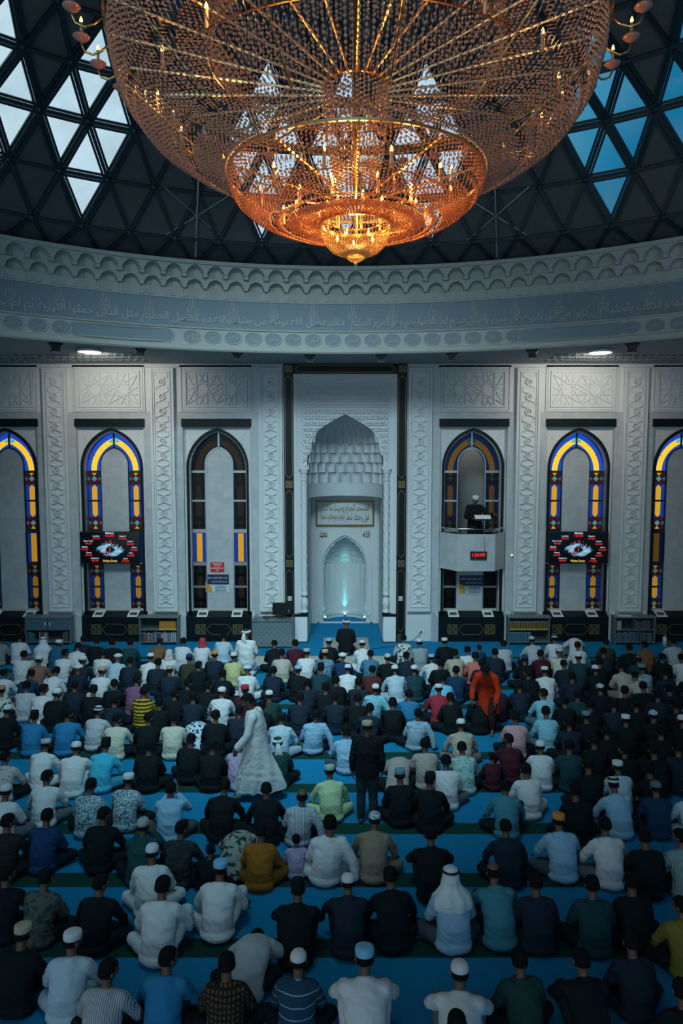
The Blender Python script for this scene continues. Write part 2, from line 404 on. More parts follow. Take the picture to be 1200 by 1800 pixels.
for n, c in enumerate(BAYS):
    b = MB()
    b.frame(c - 1.13, c + 1.13, 7.36, 8.80, .05, Y0 - .05, Y0)
    b.frame(c - 1.06, c + 1.06, 7.42, 8.74, .07, Y0 - .03, Y0)
    b.frame(c - .98, c + .98, 7.50, 8.63, .05, Y0 - .06, Y0)
    b.box(c - .93, c + .93, Y0 - .012, Y0, 7.55, 8.58)
    for q, s in enumerate(panel_segs):
        t = clip(s, -.90, .90, -.49, .49)
        if t: y_ = Y0 - .014 - .0011 * (q % 17); b.bar((c + t[0][0], y_, 8.065 + t[0][1]), (c + t[1][0], y_, 8.065 + t[1][1]), .028, .05)
    struct(b.build('trim_%d' % (n + 1), M_relief), 'carved white star pattern panel in a moulded frame')
b = MB()
for c in BAYS:
    b.box(c - 1.31, c - 1.06, Y0 - .02, Y0 + .02, .0, 6.9, 0); b.box(c + 1.06, c + 1.31, Y0 - .02, Y0 + .02, 0, 6.9, 0); b.box(c - 1.31, c + 1.31, Y0 - .02, Y0 + .02, 6.9, 7.35, 0)
struct(b.build('trim_7', M_marble), 'grey marble surrounds round the windows')
b = MB()                                             # crown moulding under the soffit, split at the black niche frame
for x0, x1 in ((-14, -1.95), (1.95, 14)):
    b.box(x0, x1, Y0 - .10, Y0, 8.80, ZT); b.box(x0, x1, Y0 - .05, Y0, 8.74, 8.80)
struct(b.build('trim_8', M_plaster))

# carved strips between the bays: two interlaced ribbons round hexagon bosses
def strip(cx, name):
    b = MB(); z0, z1 = 1.0, 8.72; y = Y0 - .14
    b.box(cx - .37, cx + .37, y + .04, Y0, z0, z1)
    b.frame(cx - .37, cx + .37, z0, z1, .075, y, y + .04); b.frame(cx - .27, cx + .27, z0 + .13, z1 - .12, .035, y + .005, y + .04)
    n = 16; p = (z1 - z0 - .42) / n
    for k in range(n):
        zc = z0 + .20 + p * (k + .5)
        hx = [(cx + .115 * math.cos(math.pi / 3 * j), zc + .115 * math.sin(math.pi / 3 * j)) for j in range(6)]
        hi = [(cx + .080 * math.cos(math.pi / 3 * j), zc + .080 * math.sin(math.pi / 3 * j)) for j in range(6)]
        b.band(hx, hi, y - .010, y + .045, closed=True)
        b.ball((cx, y + .03, zc), .045, 6, 4)
        for s in (-1, 1):
            b.bar((cx + s * .19, y + .03, zc + .17), (cx + s * .19, y + .03, zc + p - .17), .026, .03)
            b.bar((cx + s * .19, y + .028, zc + .17), (cx - s * .02, y + .028, zc + .095), .028, .055)
            b.bar((cx + s * .19, y + .028, zc - .17), (cx - s * .02, y + .028, zc - .095), .028, .055)
    return struct(b.build(name, M_relief), 'carved white strip of interlaced hexagons')
for n, x in enumerate((-9.10, -5.74, -2.35, 2.35, 5.74, 9.10)): strip(x, 'trim_%d' % (9 + n))

# ------------------------------------------------------------------ windows
def diamond(b, cx, cz, w, h, y, ms):                 # a square panel: corner triangles, side triangles, a diamond
    b.add([(cx - w, y, cz - h), (cx + w, y, cz - h), (cx + w, y, cz + h), (cx - w, y, cz + h)], [(0, 1, 2, 3)], ms['maroon'])
    d = .09
    b.add([(cx - d, y - .004, cz), (cx, y - .004, cz - d), (cx + d, y - .004, cz), (cx, y - .004, cz + d)], [(0, 1, 2, 3)], ms['teal'])
    for s in (-1, 1):
        b.add([(cx + s * w, y - .004, cz - .08), (cx + s * (w - .10), y - .004, cz), (cx + s * w, y - .004, cz + .08)], [(0, 1, 2)], ms['sky'])
    return b
def piece(b, cx, z0, z1, w, y, ms, pt, pb):          # a long yellow lozenge on blue
    b.add([(cx - w, y, z0), (cx + w, y, z0), (cx + w, y, z1), (cx - w, y, z1)], [(0, 1, 2, 3)], ms['blue'])
    q = .085; P = [(cx - q, z0 + (.09 if pb else 0))] + ([(cx, z0)] if pb else []) + [(cx + q, z0 + (.09 if pb else 0)), (cx + q, z1 - (.09 if pt else 0))] + ([(cx, z1)] if pt else []) + [(cx - q, z1 - (.09 if pt else 0))]
    b.add([(x, y - .004, z) for x, z in P], [tuple(range(len(P)))], ms['yellow'])
def tri(b, cx, z, w, h, y, mi):
    b.add([(cx - w, y, z), (cx + w, y, z), (cx, y, z + h)], [(0, 1, 2)], mi)
WKEYS = ['yellow', 'blue', 'teal', 'maroon', 'sky', 'ink']
def mats_at(l): return [stained(k, l * (1.6 if k == 'yellow' else 1.0)) for k in WKEYS]
MI = {k: i for i, k in enumerate(WKEYS)}
def window(n, c, lv, barmat, open_=False):
    """lv: how strongly daylight comes through arch, upper, middle and lower glass"""
    W = empty('window_%d' % n, (c, YG, 0)); struct(W, 'pointed arch window of stained glass round a tiled panel')
    def at(nm, b, m, sm=False):
        o = b.build(nm, m, W, sm); o.location = (-c, -YG, 0); o.matrix_parent_inverse.identity(); return o
    zb = .95 if not open_ else .95
    # spandrel panel with carved leaves, cut by the arch
    b = MB(); A = arch(.985, 5.60, 6.86, 14, None, c); y = Y0 + .10
    for i in range(14):
        for s in (0, 1):
            p, q = (A[i], A[i + 1]) if s == 0 else (A[-1 - i], A[-2 - i]); xb = c - 1.06 if s == 0 else c + 1.06
            b.add([(xb, y, p[1]), (p[0], y, p[1]), (q[0], y, q[1]), (xb, y, q[1])], [(0, 1, 2, 3)])
    b.box(c - 1.06, c + 1.06, y, y + .02, 6.86, 6.9)
    b.box(c - 1.06, c - .985, y, YG, zb, 5.60); b.box(c + .985, c + 1.06, y, YG, zb, 5.60)
    for s in (-1, 1):                                # leaf scrolls
        for j in range(5):
            w0 = .5 * j; cx, cz = c + s * (.90 - .07 * j), 6.70 - .15 * j + .02 * (j % 2)
            if abs(cx - c) > .985 - .02 or cz > 5.60 + (.985 - abs(cx - c)) * 2.0 + .15:
                b.tube([(cx + .055 * math.cos(t), y - .006, cz + .055 * math.sin(t)) for t in [w0 + .7 * k for k in range(8)]], .010, 5)
        b.bar((c + s * 1.02, y - .01, 5.7), (c + s * 1.02, y - .01, 6.82), .025); b.bar((c + s * .30, y - .01, 6.83), (c + s * 1.02, y - .01, 6.83), .025)
    at('spandrel_panel', b, M_relief)
    # black stone arch frame
    b = MB(); b.band(arch(.985, 5.60, 6.86, 14, zb, c), arch(.915, 5.58, 6.77, 14, zb, c), Y0 + .03, Y0 + .14); at('arch_frame', b, M_black)
    # jambs, cream lined
    b = MB(); b.band(arch(.915, 5.58, 6.77, 14, zb, c), arch(.885, 5.56, 6.73, 14, zb, c), Y0 + .14, YG); at('window_frame', b, M_cream if lv[0] < .5 else M_steel)
    b = MB(); b.box(c - .885, c + .885, Y0 + .30, YG + .02, .88, 1.0); at('sill', b, M_cream)
    # the central panel of marble tiles
    if not open_:
        b = MB(); P = arch(.43, 5.70, 6.22, 12, 1.0, c); b.prism(P, YG - .03, YG + .12); at('tile_panel', b, M_marble)
    else:
        b = MB(); b.box(c - .43, c + .43, YG - .03, YG + .12, 1.0, 2.3); at('tile_panel', b, M_marble)
    b = MB(); b.band(arch(.46, 5.70, 6.27, 12, 1.0 if not open_ else 3.5, c), arch(.43, 5.70, 6.22, 12, 1.0 if not open_ else 3.5, c), YG - .05, YG + .1); at('inner_frame', b, barmat if n in (3, 4) else M_darkmetal)
    # glass in the arch: blue, yellow, blue
    b = MB(); k = 14
    def ring(ao, zo, to, ai, zi, ti, mi, dy=0):
        o = arch(ao, zo, to, k, None, c); i = arch(ai, zi, ti, k, None, c)
        o = [(x, z if z > 5.5 else z) for x, z in o]
        nn = len(o)
        b.add([(x, YG + dy, z) for x, z in o] + [(x, YG + dy, z) for x, z in i], [(j, j + 1, nn + j + 1, nn + j) for j in range(nn - 1)], mi)
    ring(.885, 5.50, 6.73, .76, 5.50, 6.56, MI['blue']); ring(.76, 5.50, 6.56, .585, 5.50, 6.37, MI['yellow']); ring(.585, 5.50, 6.37, .46, 5.50, 6.25, MI['blue'])
    for s in (-1, 1):                                # green corner lights at the crown, dark joint half way
        b.add([(c, YG - .004, 6.57), (c + s * .20, YG - .004, 6.44), (c + s * .10, YG - .004, 6.38), (c, YG - .004, 6.42)], [(0, 1, 2, 3)], MI['teal'])
        b.bar((c + s * .72, YG - .004, 6.02), (c + s * .585, YG - .004, 5.96), .012, .01, MI['ink'])
    at('arch_glass', b, mats_at(lv[0]))
    for s in (-1, 1):
        cx = c + s * .67; w = .215
        b = MB()
        diamond(b, cx, 5.24, w, .19, YG, MI); tri(b, cx, 5.43, .075, -.09, YG - .005, MI['yellow'])
        piece(b, cx, 4.56, 5.05, w, YG, MI, True, False); piece(b, cx, 4.0, 4.50, w, YG, MI, False, True)
        diamond(b, cx, 3.81, w, .19, YG, MI); tri(b, cx, 3.62, .075, .09, YG - .005, MI['yellow'])
        at('upper_glass', b, mats_at(lv[1]))
        if not open_:
            b = MB(); b.add([(cx - w, YG, 2.52), (cx + w, YG, 2.52), (cx + w, YG, 3.50), (cx - w, YG, 3.50)], [(0, 1, 2, 3)], MI['blue'])
            b.add([(cx - .09, YG - .004, 2.55), (cx + .09, YG - .004, 2.55), (cx + .09, YG - .004, 3.47), (cx - .09, YG - .004, 3.47)], [(0, 1, 2, 3)], MI['yellow'])
            at('middle_glass', b, mats_at(lv[2]))
        b = MB()
        diamond(b, cx, 2.24, w, .17, YG, MI); tri(b, cx, 2.41, .075, -.09, YG - .005, MI['yellow'])
        piece(b, cx, 1.74, 2.09, w, YG, MI, True, False); piece(b, cx, 1.32, 1.70, w, YG, MI, False, True)
        diamond(b, cx, 1.16, w, .15, YG, MI); tri(b, cx, 1.01, .06, .08, YG - .005, MI['yellow'])
        at('lower_glass', b, mats_at(lv[3]))
        for z, h in ((5.47, .07), (4.53, .06), (3.56, .10), (2.47, .10), (1.72, .06)):
            if open_ and 2 < z < 3: continue
            b = MB(); b.box(cx - w, cx + w, YG - .035, YG + .02, z - h / 2, z + h / 2); at('glazing_bar', b, barmat)
        b = MB(); b.box(cx - w - .02, cx - w + .015, YG - .02, YG + .02, 1.0, 5.5); b.box(cx + w - .015, cx + w + .02, YG - .02, YG + .02, 1.0, 5.5); at('glazing_stile', b, M_darkmetal)
        if not open_:
            b = MB(); b.frame(cx - w - .03, cx + w + .03, 2.50, 3.53, .035, YG - .06, YG - .02); at('opening_sash', b, M_steel if n in (3, 4) else M_darkmetal)
    b = MB(); b.box(c - .025, c + .025, YG - .05, YG + .03, 6.24, 6.74); at('mullion', b, barmat if n in (3, 4) else M_darkmetal)
    # solid dark masonry behind the glass
    b = MB()
    if not open_: b.box(c - 1.06, c + 1.06, YG + .125, YG + .17, .9, 6.9)
    else:
        for s in (-1, 1): b.box(c + (s * .76 - .30), c + (s * .76 + .30), YG + .03, YG + .07, .9, 6.9)
        b.box(c - .46, c + .46, YG + .125, YG + .17, 0.9, 2.3)
        b.box(c - .46, c + .46, YG + .03, YG + .07, 6.26, 6.9)
    at('backing', b, M_darkinner)
    b = MB(); b.box(c - 1.10, c + 1.10, Y0 - .07, Y0 + .12, 6.89, 7.14); at('lintel', b, M_black)
LIT = (1.0, .48, .22, .20)
DIM = (.010, .008, .42, .006)
window(1, BAYS[0], (.9, .42, .30, .14), M_darkmetal)
window(2, BAYS[1], LIT, M_darkmetal)
window(3, BAYS[2], DIM, M_steel)
window(4, BAYS[3], (.075, .035, .012, .0), M_steel, True)
window(5, BAYS[4], LIT, M_darkmetal)
window(6, BAYS[5], (1.0, .52, .06, .28), M_darkmetal)

# black granite plinths under the windows, with gold inlay and white air grilles
def gold_square(b, cx, cz, r, y):
    b.frame(cx - r, cx + r, cz - r, cz + r, r * .16, y - .006, y)
    for s in (-1, 1):
        for t in (-1, 1): b.frame(cx + s * r * .42 - r * .28, cx + s * r * .42 + r * .28, cz + t * r * .42 - r * .28, cz + t * r * .42 + r * .28, r * .10, y - .006, y)
    b.bar((cx - r * .5, y - .005, cz - r * .5), (cx + r * .5, y - .005, cz + r * .5), r * .12, .01); b.bar((cx - r * .5, y - .005, cz + r * .5), (cx + r * .5, y - .005, cz - r * .5), r * .12, .01)
def gold_line(b, P, w, y, closed=True):
    for i in range(len(P) - (0 if closed else 1)):
        p, q = P[i], P[(i + 1) % len(P)]; b.bar((p[0], y - .004, p[1]), (q[0], y - .004, q[1]), w, .008)
for n, c in enumerate(BAYS):
    b = MB(); b.add([(c + x, y, z) for y, z in ((Y0 - .06, 0), (Y0 - .06, .80), (YG - .06, .93), (YG - .06, 0)) for x in (-1.06, 1.06)],
                    [(0, 1, 3, 2), (2, 3, 5, 4), (4, 5, 7, 6), (0, 2, 4, 6), (1, 7, 5, 3), (0, 6, 7, 1)])
    o = struct(b.build('baseboard_%d' % (n + 1), M_black), 'black granite plinth with gold inlay under the window')
    g = MB(); y = Y0 - .06
    gold_square(g, c - .60, .40, .16, y); gold_square(g, c + .60, .40, .16, y)
    gold_line(g, [(c - .41, .40), (c - .26, .57), (c + .26, .57), (c + .41, .40), (c + .26, .23), (c - .26, .23)], .014, y)
    g.build('gold_inlay', M_gold, o)
    for s in (-1, 1):
        v = MB(); xx = c + s * .56
        def sl(x, t, dz): return (x, Y0 - .06 + t * .36, .80 + t * .13 + dz)
        x0, x1 = xx - .17, xx + .17
        for (p, q, t0, t1) in ((x0, x1, .02, .22), (x0, x1, .78, .98), (x0, x0 + .05, .22, .78), (x1 - .05, x1, .22, .78)):
            v.add([sl(p, t0, .0), sl(q, t0, .0), sl(q, t1, .0), sl(p, t1, .0), sl(p, t0, .02), sl(q, t0, .02), sl(q, t1, .02), sl(p, t1, .02)], [(4, 5, 6, 7), (0, 1, 5, 4), (1, 2, 6, 5), (2, 3, 7, 6), (3, 0, 4, 7)], 0)
        for k in range(5): t = .28 + k * .1; v.add([sl(x0 + .05, t, .01), sl(x1 - .05, t, .01), sl(x1 - .05, t + .06, .004), sl(x0 + .05, t + .06, .004)], [(0, 1, 2, 3)], 1)
        v.build('air_grille', [M_white, M_greywall], o)
    for s in (-1, 1):                                # little sloped marble stops at both ends
        v = MB(); x0 = c + s * 1.06; x1 = c + s * 1.24
        v.add([(x0, Y0 - .07, 0), (x1, Y0 - .12, 0), (x1, Y0 - .12, .92), (x0, Y0 - .07, .80), (x0, Y0 - .02, 0), (x1, Y0 - .02, 0), (x1, Y0 - .02, 1.0), (x0, Y0 - .02, 1.0)], [(0, 1, 2, 3), (3, 2, 6, 7), (0, 3, 7, 4), (1, 5, 6, 2)])
        v.build('marble_stop', M_marble, o)

# ------------------------------------------------------------------ prayer niche (mihrab)
def inlay_bar(g, x0, x1, z0, z1, y):
    cx = (x0 + x1) / 2; w = (x1 - x0) * .36
    if z1 - z0 > x1 - x0:
        gold_line(g, [(cx - w, z0 + .18), (cx, z0 + .08), (cx + w, z0 + .18), (cx + w, z1 - .18), (cx, z1 - .08), (cx - w, z1 - .18)], .012, y)
b = MB(); yb = Y0 - .10
b.box(-1.93, -1.63, yb, Y0, 0, 8.84); b.box(1.63, 1.93, yb, Y0, 0, 8.84); b.box(-1.63, 1.63, yb, Y0, 8.53, 8.84)
o = struct(b.build('trim_15', M_black), 'black granite frame with gold inlay round the prayer niche')
g = MB()
for s in (-1, 1):
    cx = s * 1.78
    for z in (8.685, 5.08, 2.55, .14): gold_square(g, cx, z, .105, yb)
    for z0, z1 in ((5.20, 8.55), (2.67, 4.96), (.26, 2.43)): inlay_bar(g, cx - .15, cx + .15, z0, z1, yb)
gold_line(g, [(-1.56, 8.685), (-1.46, 8.79), (1.46, 8.79), (1.56, 8.685), (1.46, 8.58), (-1.46, 8.58)], .012, yb)
g.build('gold_inlay', M_gold, o)
N_ = empty('wall_niche', (0, Y0, 0)); struct(N_, 'white carved prayer niche with a fluted half dome')
def nat(nm, b, m, sm=False):
    o = b.build(nm, m, N_, sm); o.location = (0, -Y0, 0); return o
# outer white frame
b = MB(); P = [(-1.63, .0), (-1.63, 8.53), (1.63, 8.53), (1.63, .0)]
def inset(d): return [(-1.63 + d, .0), (-1.63 + d, 8.53 - d), (1.63 - d, 8.53 - d), (1.63 - d, .0)]
b.band(inset(0), inset(.10), Y0 - .06, Y0 + .2); b.band(inset(.10), inset(.17), Y0 - .02, Y0 + .2); b.band(inset(.17), inset(.24), Y0 + .03, Y0 + .2)
nat('niche_frame', b, M_plaster)
# the lattice panel pierced by the big arch; the arch narrows then steps out to the capitals
def big_arch():
    L = [(-1.21, 0), (-1.21, 5.86), (-1.19, 5.96), (-1.13, 6.03), (-1.10, 6.10), (-1.085, 6.22), (-1.06, 6.38), (-1.03, 6.49), (-.98, 6.60), (-.92, 6.70), (-.83, 6.80), (-.71, 6.89), (-.57, 6.98), (-.42, 7.065), (-.25, 7.16), (-.12, 7.225), (0, 7.29)]
    return L + [(-x, z) for x, z in L[-2::-1]]
BA = big_arch()
def half_at(z):                                      # half width of the arch opening at a height
    best = 0
    for i in range(len(BA) // 2):
        (x0, z0), (x1, z1) = BA[i], BA[i + 1]
        if min(z0, z1) <= z <= max(z0, z1) and abs(z1 - z0) > 1e-6: best = max(best, -(x0 + (x1 - x0) * (z - z0) / (z1 - z0)))
    return best
b = MB(); yl = Y0 + .06
H = BA[:len(BA) // 2 + 1]
for s in (-1, 1):
    for i in range(len(H) - 1):
        p, q = H[i], H[i + 1]
        if q[1] - p[1] < 1e-6: continue
        b.add([(-1.42 * -s, yl, p[1]), (p[0] * -s, yl, p[1]), (q[0] * -s, yl, q[1]), (-1.42 * -s, yl, q[1])], [(0, 1, 2, 3)])
        b.add([(p[0] * -s, yl, p[1]), (p[0] * -s, yl + .25, p[1]), (q[0] * -s, yl + .25, q[1]), (q[0] * -s, yl, q[1])], [(0, 1, 2, 3)])
b.box(-1.42, 1.42, yl, yl + .02, 7.29, 8.35)
nat('arch_panel', b, M_plaster)
b = MB(); px, pz = .215, .186
def lat(ax, az, bx, bz, _k=[0]):
    n = max(1, int(math.hypot(bx - ax, bz - az) / .06)); run = None
    for i in range(n + 1):
        x = ax + (bx - ax) * i / n; z = az + (bz - az) * i / n
        ok = abs(x) < 1.36 and 5.65 < z < 8.28 and (z > 7.32 or abs(x) > half_at(z) + .05)
        if ok and run is None: run = (x, z)
        if (not ok or i == n) and run is not None:
            if math.hypot(x - run[0], z - run[1]) > .03: yy = yl - .003 - .0009 * (_k[0] % 19); _k[0] += 1; b.bar((run[0], yy, run[1]), (x, yy, z), .022, .075)
            run = None
for k in range(15): z = 5.66 + k * pz; lat(-1.36, z, 1.36, z)
for k in range(-20, 21):
    for s in (-1, 1):
        xs = k * px; dx = 2.66 / math.tan(R_(60)) * s; lat(xs - dx / 2, 5.66, xs + dx / 2, 8.32)
for r in range(14):
    for k in range(-7, 8):
        x = k * px + (r % 2) * px / 2; z = 5.66 + pz * (r + .5)
        if abs(x) < 1.32 and (z > 7.38 or abs(x) > half_at(z) + .10) and z < 8.25:
            b.prism([(x + .058 * math.cos(math.pi / 3 * j), z + .058 * math.sin(math.pi / 3 * j)) for j in range(6)], yl - .05, yl)
nat('star_lattice', b, M_relief)
b = MB(); b.box(-1.385, -1.345, yl - .022, yl, 5.63, 8.31); b.box(1.345, 1.385, yl - .022, yl, 5.63, 8.31); b.box(-1.345, 1.345, yl - .022, yl, 8.27, 8.31); nat('lattice_border', b, M_plaster)
b = MB(); b.box(-1.64, -1.60, Y0 + .32, YB + .1, 4.5, 8.6); b.box(1.60, 1.64, Y0 + .32, YB + .1, 4.5, 8.6); b.box(-1.64, 1.64, Y0 + .32, YB + .1, 8.56, 8.6); b.box(-1.64, 1.64, YB + .1, YB + .14, 4.5, 8.6); nat('niche_shell', b, M_plaster)
# capitals, twisted columns, bulbous bases and pedestals
for s in (-1, 1):
    cx = s * 1.31
    b = MB(); b.box(cx - .16, cx + .16, Y0 - .08, Y0 + .2, 5.55, 5.63); b.lathe([(.06, 5.15), (.09, 5.2), (.085, 5.3), (.10, 5.33), (.09, 5.38), (.12, 5.45), (.13, 5.55)], (cx, Y0), 16); nat('capital', b, M_plaster)
    b = MB(); vs = []; nz, nn = 150, 24
    for i in range(nz + 1):
        z = 1.62 + 3.55 * i / nz
        for j in range(nn):
            w = 2 * math.pi * j / nn; r = .095 + .012 * math.sin(6 * w + z * 22); vs.append((cx + r * math.cos(w), Y0 + r * math.sin(w), z))
    b.add(vs, [(i * nn + j, i * nn + (j + 1) % nn, (i + 1) * nn + (j + 1) % nn, (i + 1) * nn + j) for i in range(nz) for j in range(nn)]); nat('twisted_column', b, M_plaster, True)
    b = MB(); b.lathe([(.11, .95), (.12, 1.0), (.07, 1.03), (.10, 1.12), (.125, 1.25), (.10, 1.38), (.055, 1.46), (.06, 1.48), (.11, 1.50), (.11, 1.57), (.10, 1.58), (.10, 1.64)], (cx, Y0), 20); nat('column_base', b, M_plaster, True)
    b = MB(); b.box(cx - .12 - .08, cx + .22 if s > 0 else cx + .20, Y0 - .16, Y0 + .25, 0, .86)
    b = MB(); x0, x1 = sorted((s * 1.22, s * 1.62)); b.box(x0, x1, Y0 - .18, Y0 + .25, .03, .86); nat('pedestal', b, M_white)
    b = MB(); x0, x1 = sorted((s * 1.19, s * 1.63)); b.box(x0 - .0, x1, Y0 - .21, Y0 + .25, .86, .92); b.box(x0, x1, Y0 - .20, Y0 + .25, 0, .03); nat('pedestal_cap', b, M_black)
# chamber behind the arch
b = MB()
for s in (-1, 1): b.box(s * 1.23 - .02, s * 1.23 + .02, Y0 + .1, YB + .05, 0, 5.6)
nat('side_wall', b, M_plaster)
b = MB(); A = arch(.80, 2.0, 3.16, 14, 0); n = len(A)
for i in range(n // 2):
    for s in (1, -1):
        p, q = A[i], A[i + 1]
        if abs(q[1] - p[1]) < 1e-6: continue
        b.add([(-1.23 * s, YB, p[1]), (p[0] * s, YB, p[1]), (q[0] * s, YB, q[1]), (-1.23 * s, YB, q[1])], [(0, 1, 2, 3)])
b.box(-1.23, 1.23, YB, YB + .05, 3.16, 4.75)
nat('back_wall', b, M_plaster)
b = MB()
b.band(arch(.98, 2.05, 3.40, 14, 0), arch(.92, 2.03, 3.32, 14, 0), YB - .05, YB); b.band(arch(.92, 2.03, 3.32, 14, 0), arch(.82, 2.0, 3.18, 14, 0), YB - .09, YB); b.band(arch(.80, 2.0, 3.16, 14, 0), arch(.76, 1.98, 3.10, 14, 0), YB - .02, YB + .1)
b.frame(-1.06, 1.06, 0, 3.47, .03, YB - .02, YB); b.frame(-1.17, 1.17, 0, 4.55, .05, YB - .05, YB); b.box(-1.23, 1.23, YB - .12, YB, 4.55, 4.66)
for s in (-1, 1):
    b.lathe([(.05, 0), (.07, .05), (.05, .1), (.05, .26), (.075, .30), (.05, .36), (.035, .40)], (s * .86, YB - .06), 10)
nat('inner_arch', b, M_plaster)
# semicircular inner niche: ribbed wall, stalactite hood
b = MB(); vs = []; nn = 72; zs = [0, .12, .13, .26, .27, 2.0]
for z in zs:
    for j in range(nn + 1):
        w = math.pi * j / nn; rib = .018 * max(0, math.cos(w * 18)) if z > .27 else (.03 if .13 <= z <= .26 else 0); r = .82 - rib; vs.append((-r * math.cos(w), YB + .02 + 1.02 * r * math.sin(w) / .82 * .92, z))
m = nn + 1; b.add(vs, [(i * m + j, i * m + j + 1, (i + 1) * m + j + 1, (i + 1) * m + j) for i in range(len(zs) - 1) for j in range(nn)])
nat('inner_niche', b, M_plaster, False)
b = MB(); tiers = 6
for t in range(tiers):
    f0 = 1 - (t / tiers) ** 1.6; f1 = 1 - ((t + 1) / tiers) ** 1.6; z0 = 2.0 + t * .195; cells = 16 - t
    vs = []; cs = cells * 6
    for i in range(5):
        for j in range(cs + 1):
            w = math.pi * j / cs; u = abs(math.sin(w * cells)); v = i / 4
            R = .82 * (f0 + (f1 - f0) * (v ** 2) * (1 - .35 * u)) + .03 * u * (1 - v); vs.append((-R * math.cos(w), YB + .02 + R * 1.12 * math.sin(w), z0 + .195 * v))
    m = cs + 1; b.add(vs, [(i * m + j, i * m + j + 1, (i + 1) * m + j + 1, (i + 1) * m + j) for i in range(4) for j in range(cs)])
nat('stalactite_hood', b, M_plaster, False)
# stalactite tiers and fluted half dome over the chamber
b = MB(); TI = [(4.60, 5.06, 1.235, 0), (5.06, 5.42, 1.205, 9), (5.42, 5.76, 1.165, 10), (5.76, 6.08, 1.12, 9), (6.08, 6.40, 1.075, 10)]
def plan(R, w): return (-R * math.cos(w), Y0 + .12 + 1.85 * R / 1.22 * math.sin(w))
for k, (z0, z1, R0, cells) in enumerate(TI):
    vs = []; cs = max(90, cells * 12); rows = 6
    for i in range(rows + 1):
        v = i / rows
        for j in range(cs + 1):
            w = math.pi * j / cs; cell = (w / math.pi * cells) % 1.0 if cells else 0; u = 1 - (2 * cell - 1) ** 2
            R = R0 + .10 * u * math.sqrt(max(0, 1 - v ** 3)) - (.014 if cells and abs(2 * cell - 1) > .90 else 0); vs.append((*plan(R, w), z0 + (z1 - z0) * v))
    m = cs + 1; b.add(vs, [(i * m + j, i * m + j + 1, (i + 1) * m + j + 1, (i + 1) * m + j) for i in range(rows) for j in range(cs)])
    if not cells: continue
    lo = vs[:m]; hi = [(*plan(R0 + .16, math.pi * j / cs), z0) for j in range(m)]
    b.add(lo + hi, [(j, j + 1, m + j + 1, m + j) for j in range(cs)])
nat('stalactite_tier', b, M_plaster, False)
b = MB(); vs = []; fl = 11; cs = fl * 12; rows = 18
for i in range(rows + 1):
    t = i / rows; base = math.cos(t * math.pi / 2) ** .75
    for j in range(cs + 1):
        w = math.pi * j / cs; u = abs(math.sin(w * fl)) ** .7; R = .97 * base * (1 + .20 * u * (1 - t * .5)); vs.append((*plan(R, w), 6.40 + .98 * t))
m = cs + 1; b.add(vs, [(i * m + j, i * m + j + 1, (i + 1) * m + j + 1, (i + 1) * m + j) for i in range(rows) for j in range(cs)])
lo = vs[:m]; b.add(lo + [(*plan(1.22, math.pi * j / cs), 6.40) for j in range(m)], [(j, j + 1, m + j + 1, m + j) for j in range(cs)])
nat('fluted_half_dome', b, M_plaster, True)
# niche uplights: three small lamps at the foot of the inner wall
for i, (x, y, pw) in enumerate(((0, 25.36, 9), (-.71, 24.84, 3.0), (.71, 24.84, 3.0))):
    F = empty('uplight', (x, y, 0)); tag(F, ('small teal uplight at the middle of the prayer niche wall', 'small teal uplight at the left foot of the prayer niche', 'small teal uplight at the right foot of the prayer niche')[i], 'lamp', 'uplights in the prayer niche')
    b = MB(); b.lathe([(0, .0), (.045, .0), (.045, .10), (.035, .13)], n=12); b.build('lamp_body', M_steel, F)
    b = MB(); b.ball((0, 0, .135), (.034, .034, .02), 10, 5); b.build('lens', mat('uplight_lens', (.5, .9, .9), .3, emit=(.45, 1, .95), estr=9), F)
    spot_light('uplight_beam', (x * 1.03, y + .042, .30), (x * 1.05, y + .075, 3.0), pw * 1.6, (.12, .90, .85), 60, 1.0, .015)
    spot_light('uplight_beam', (x * 1.03, y + .040, .22), (x * 1.06, y + .088, 2.2), pw * 16.0, (.12, .90, .85), 15, 1.0, .015)

# calligraphy over the niche
K = empty('calligraphy_panel', (0, YB - .06, 3.95)); tag(K, 'gold Arabic calligraphy panel in a gilt frame inside the prayer niche', 'calligraphy')
def kat(nm, b, m): o = b.build(nm, m, K); o.location = (0, -YB + .06, -3.95); return o
b = MB(); b.box(-.99, .99, YB - .03, YB - .0, 3.53, 4.36); kat('board', b, mat('panel_white', (.55, .60, .60), .6))
b = MB(); b.frame(-1.03, 1.03, 3.49, 4.40, .055, YB - .07, YB - .0); kat('frame', b, mat('gilt_frame', (.20, .115, .03), .4, .5))
M_gilt = mat('gilt_letters', (.19, .12, .035), .4, .4)
b = MB()
wall_text(b, shape_arabic('المسجد الحرام وحيث ما كنتم'), 0, 4.10, YB - .034, 1.72, .36, bold=.001)
wall_text(b, shape_arabic('فول وجهك شطر'), .44, 3.80, YB - .034, .84, .34, bold=.001)
wall_text(b, shape_arabic('فولوا وجوهكم شطره'), -.44, 3.80, YB - .034, .86, .34, bold=.001)
kat('lettering', b, M_gilt)
for s, w, lab in ((1, 'الله', 'small gilt Arabic word at the upper right of the niche arch'), (-1, 'محمد', 'small gilt Arabic word at the upper left of the niche arch')):
    b = MB(); wall_text(b, shape_arabic(w), 0, 0, 0, .26, .24, bold=.003); o = b.build('wall_lettering', M_gilt); o.location = (s * .76, YB - .01, 3.20); tag(o, lab, 'calligraphy')
# ------------------------------------------------------------------ drum ring, soffit and dome
PT = 2 * math.pi / 154                                # one niche of the stalactite cornice
def cyl(th, r, z): return (DC[0] + r * math.sin(th), DC[1] + r * math.cos(th), z)
TH = R_(66)
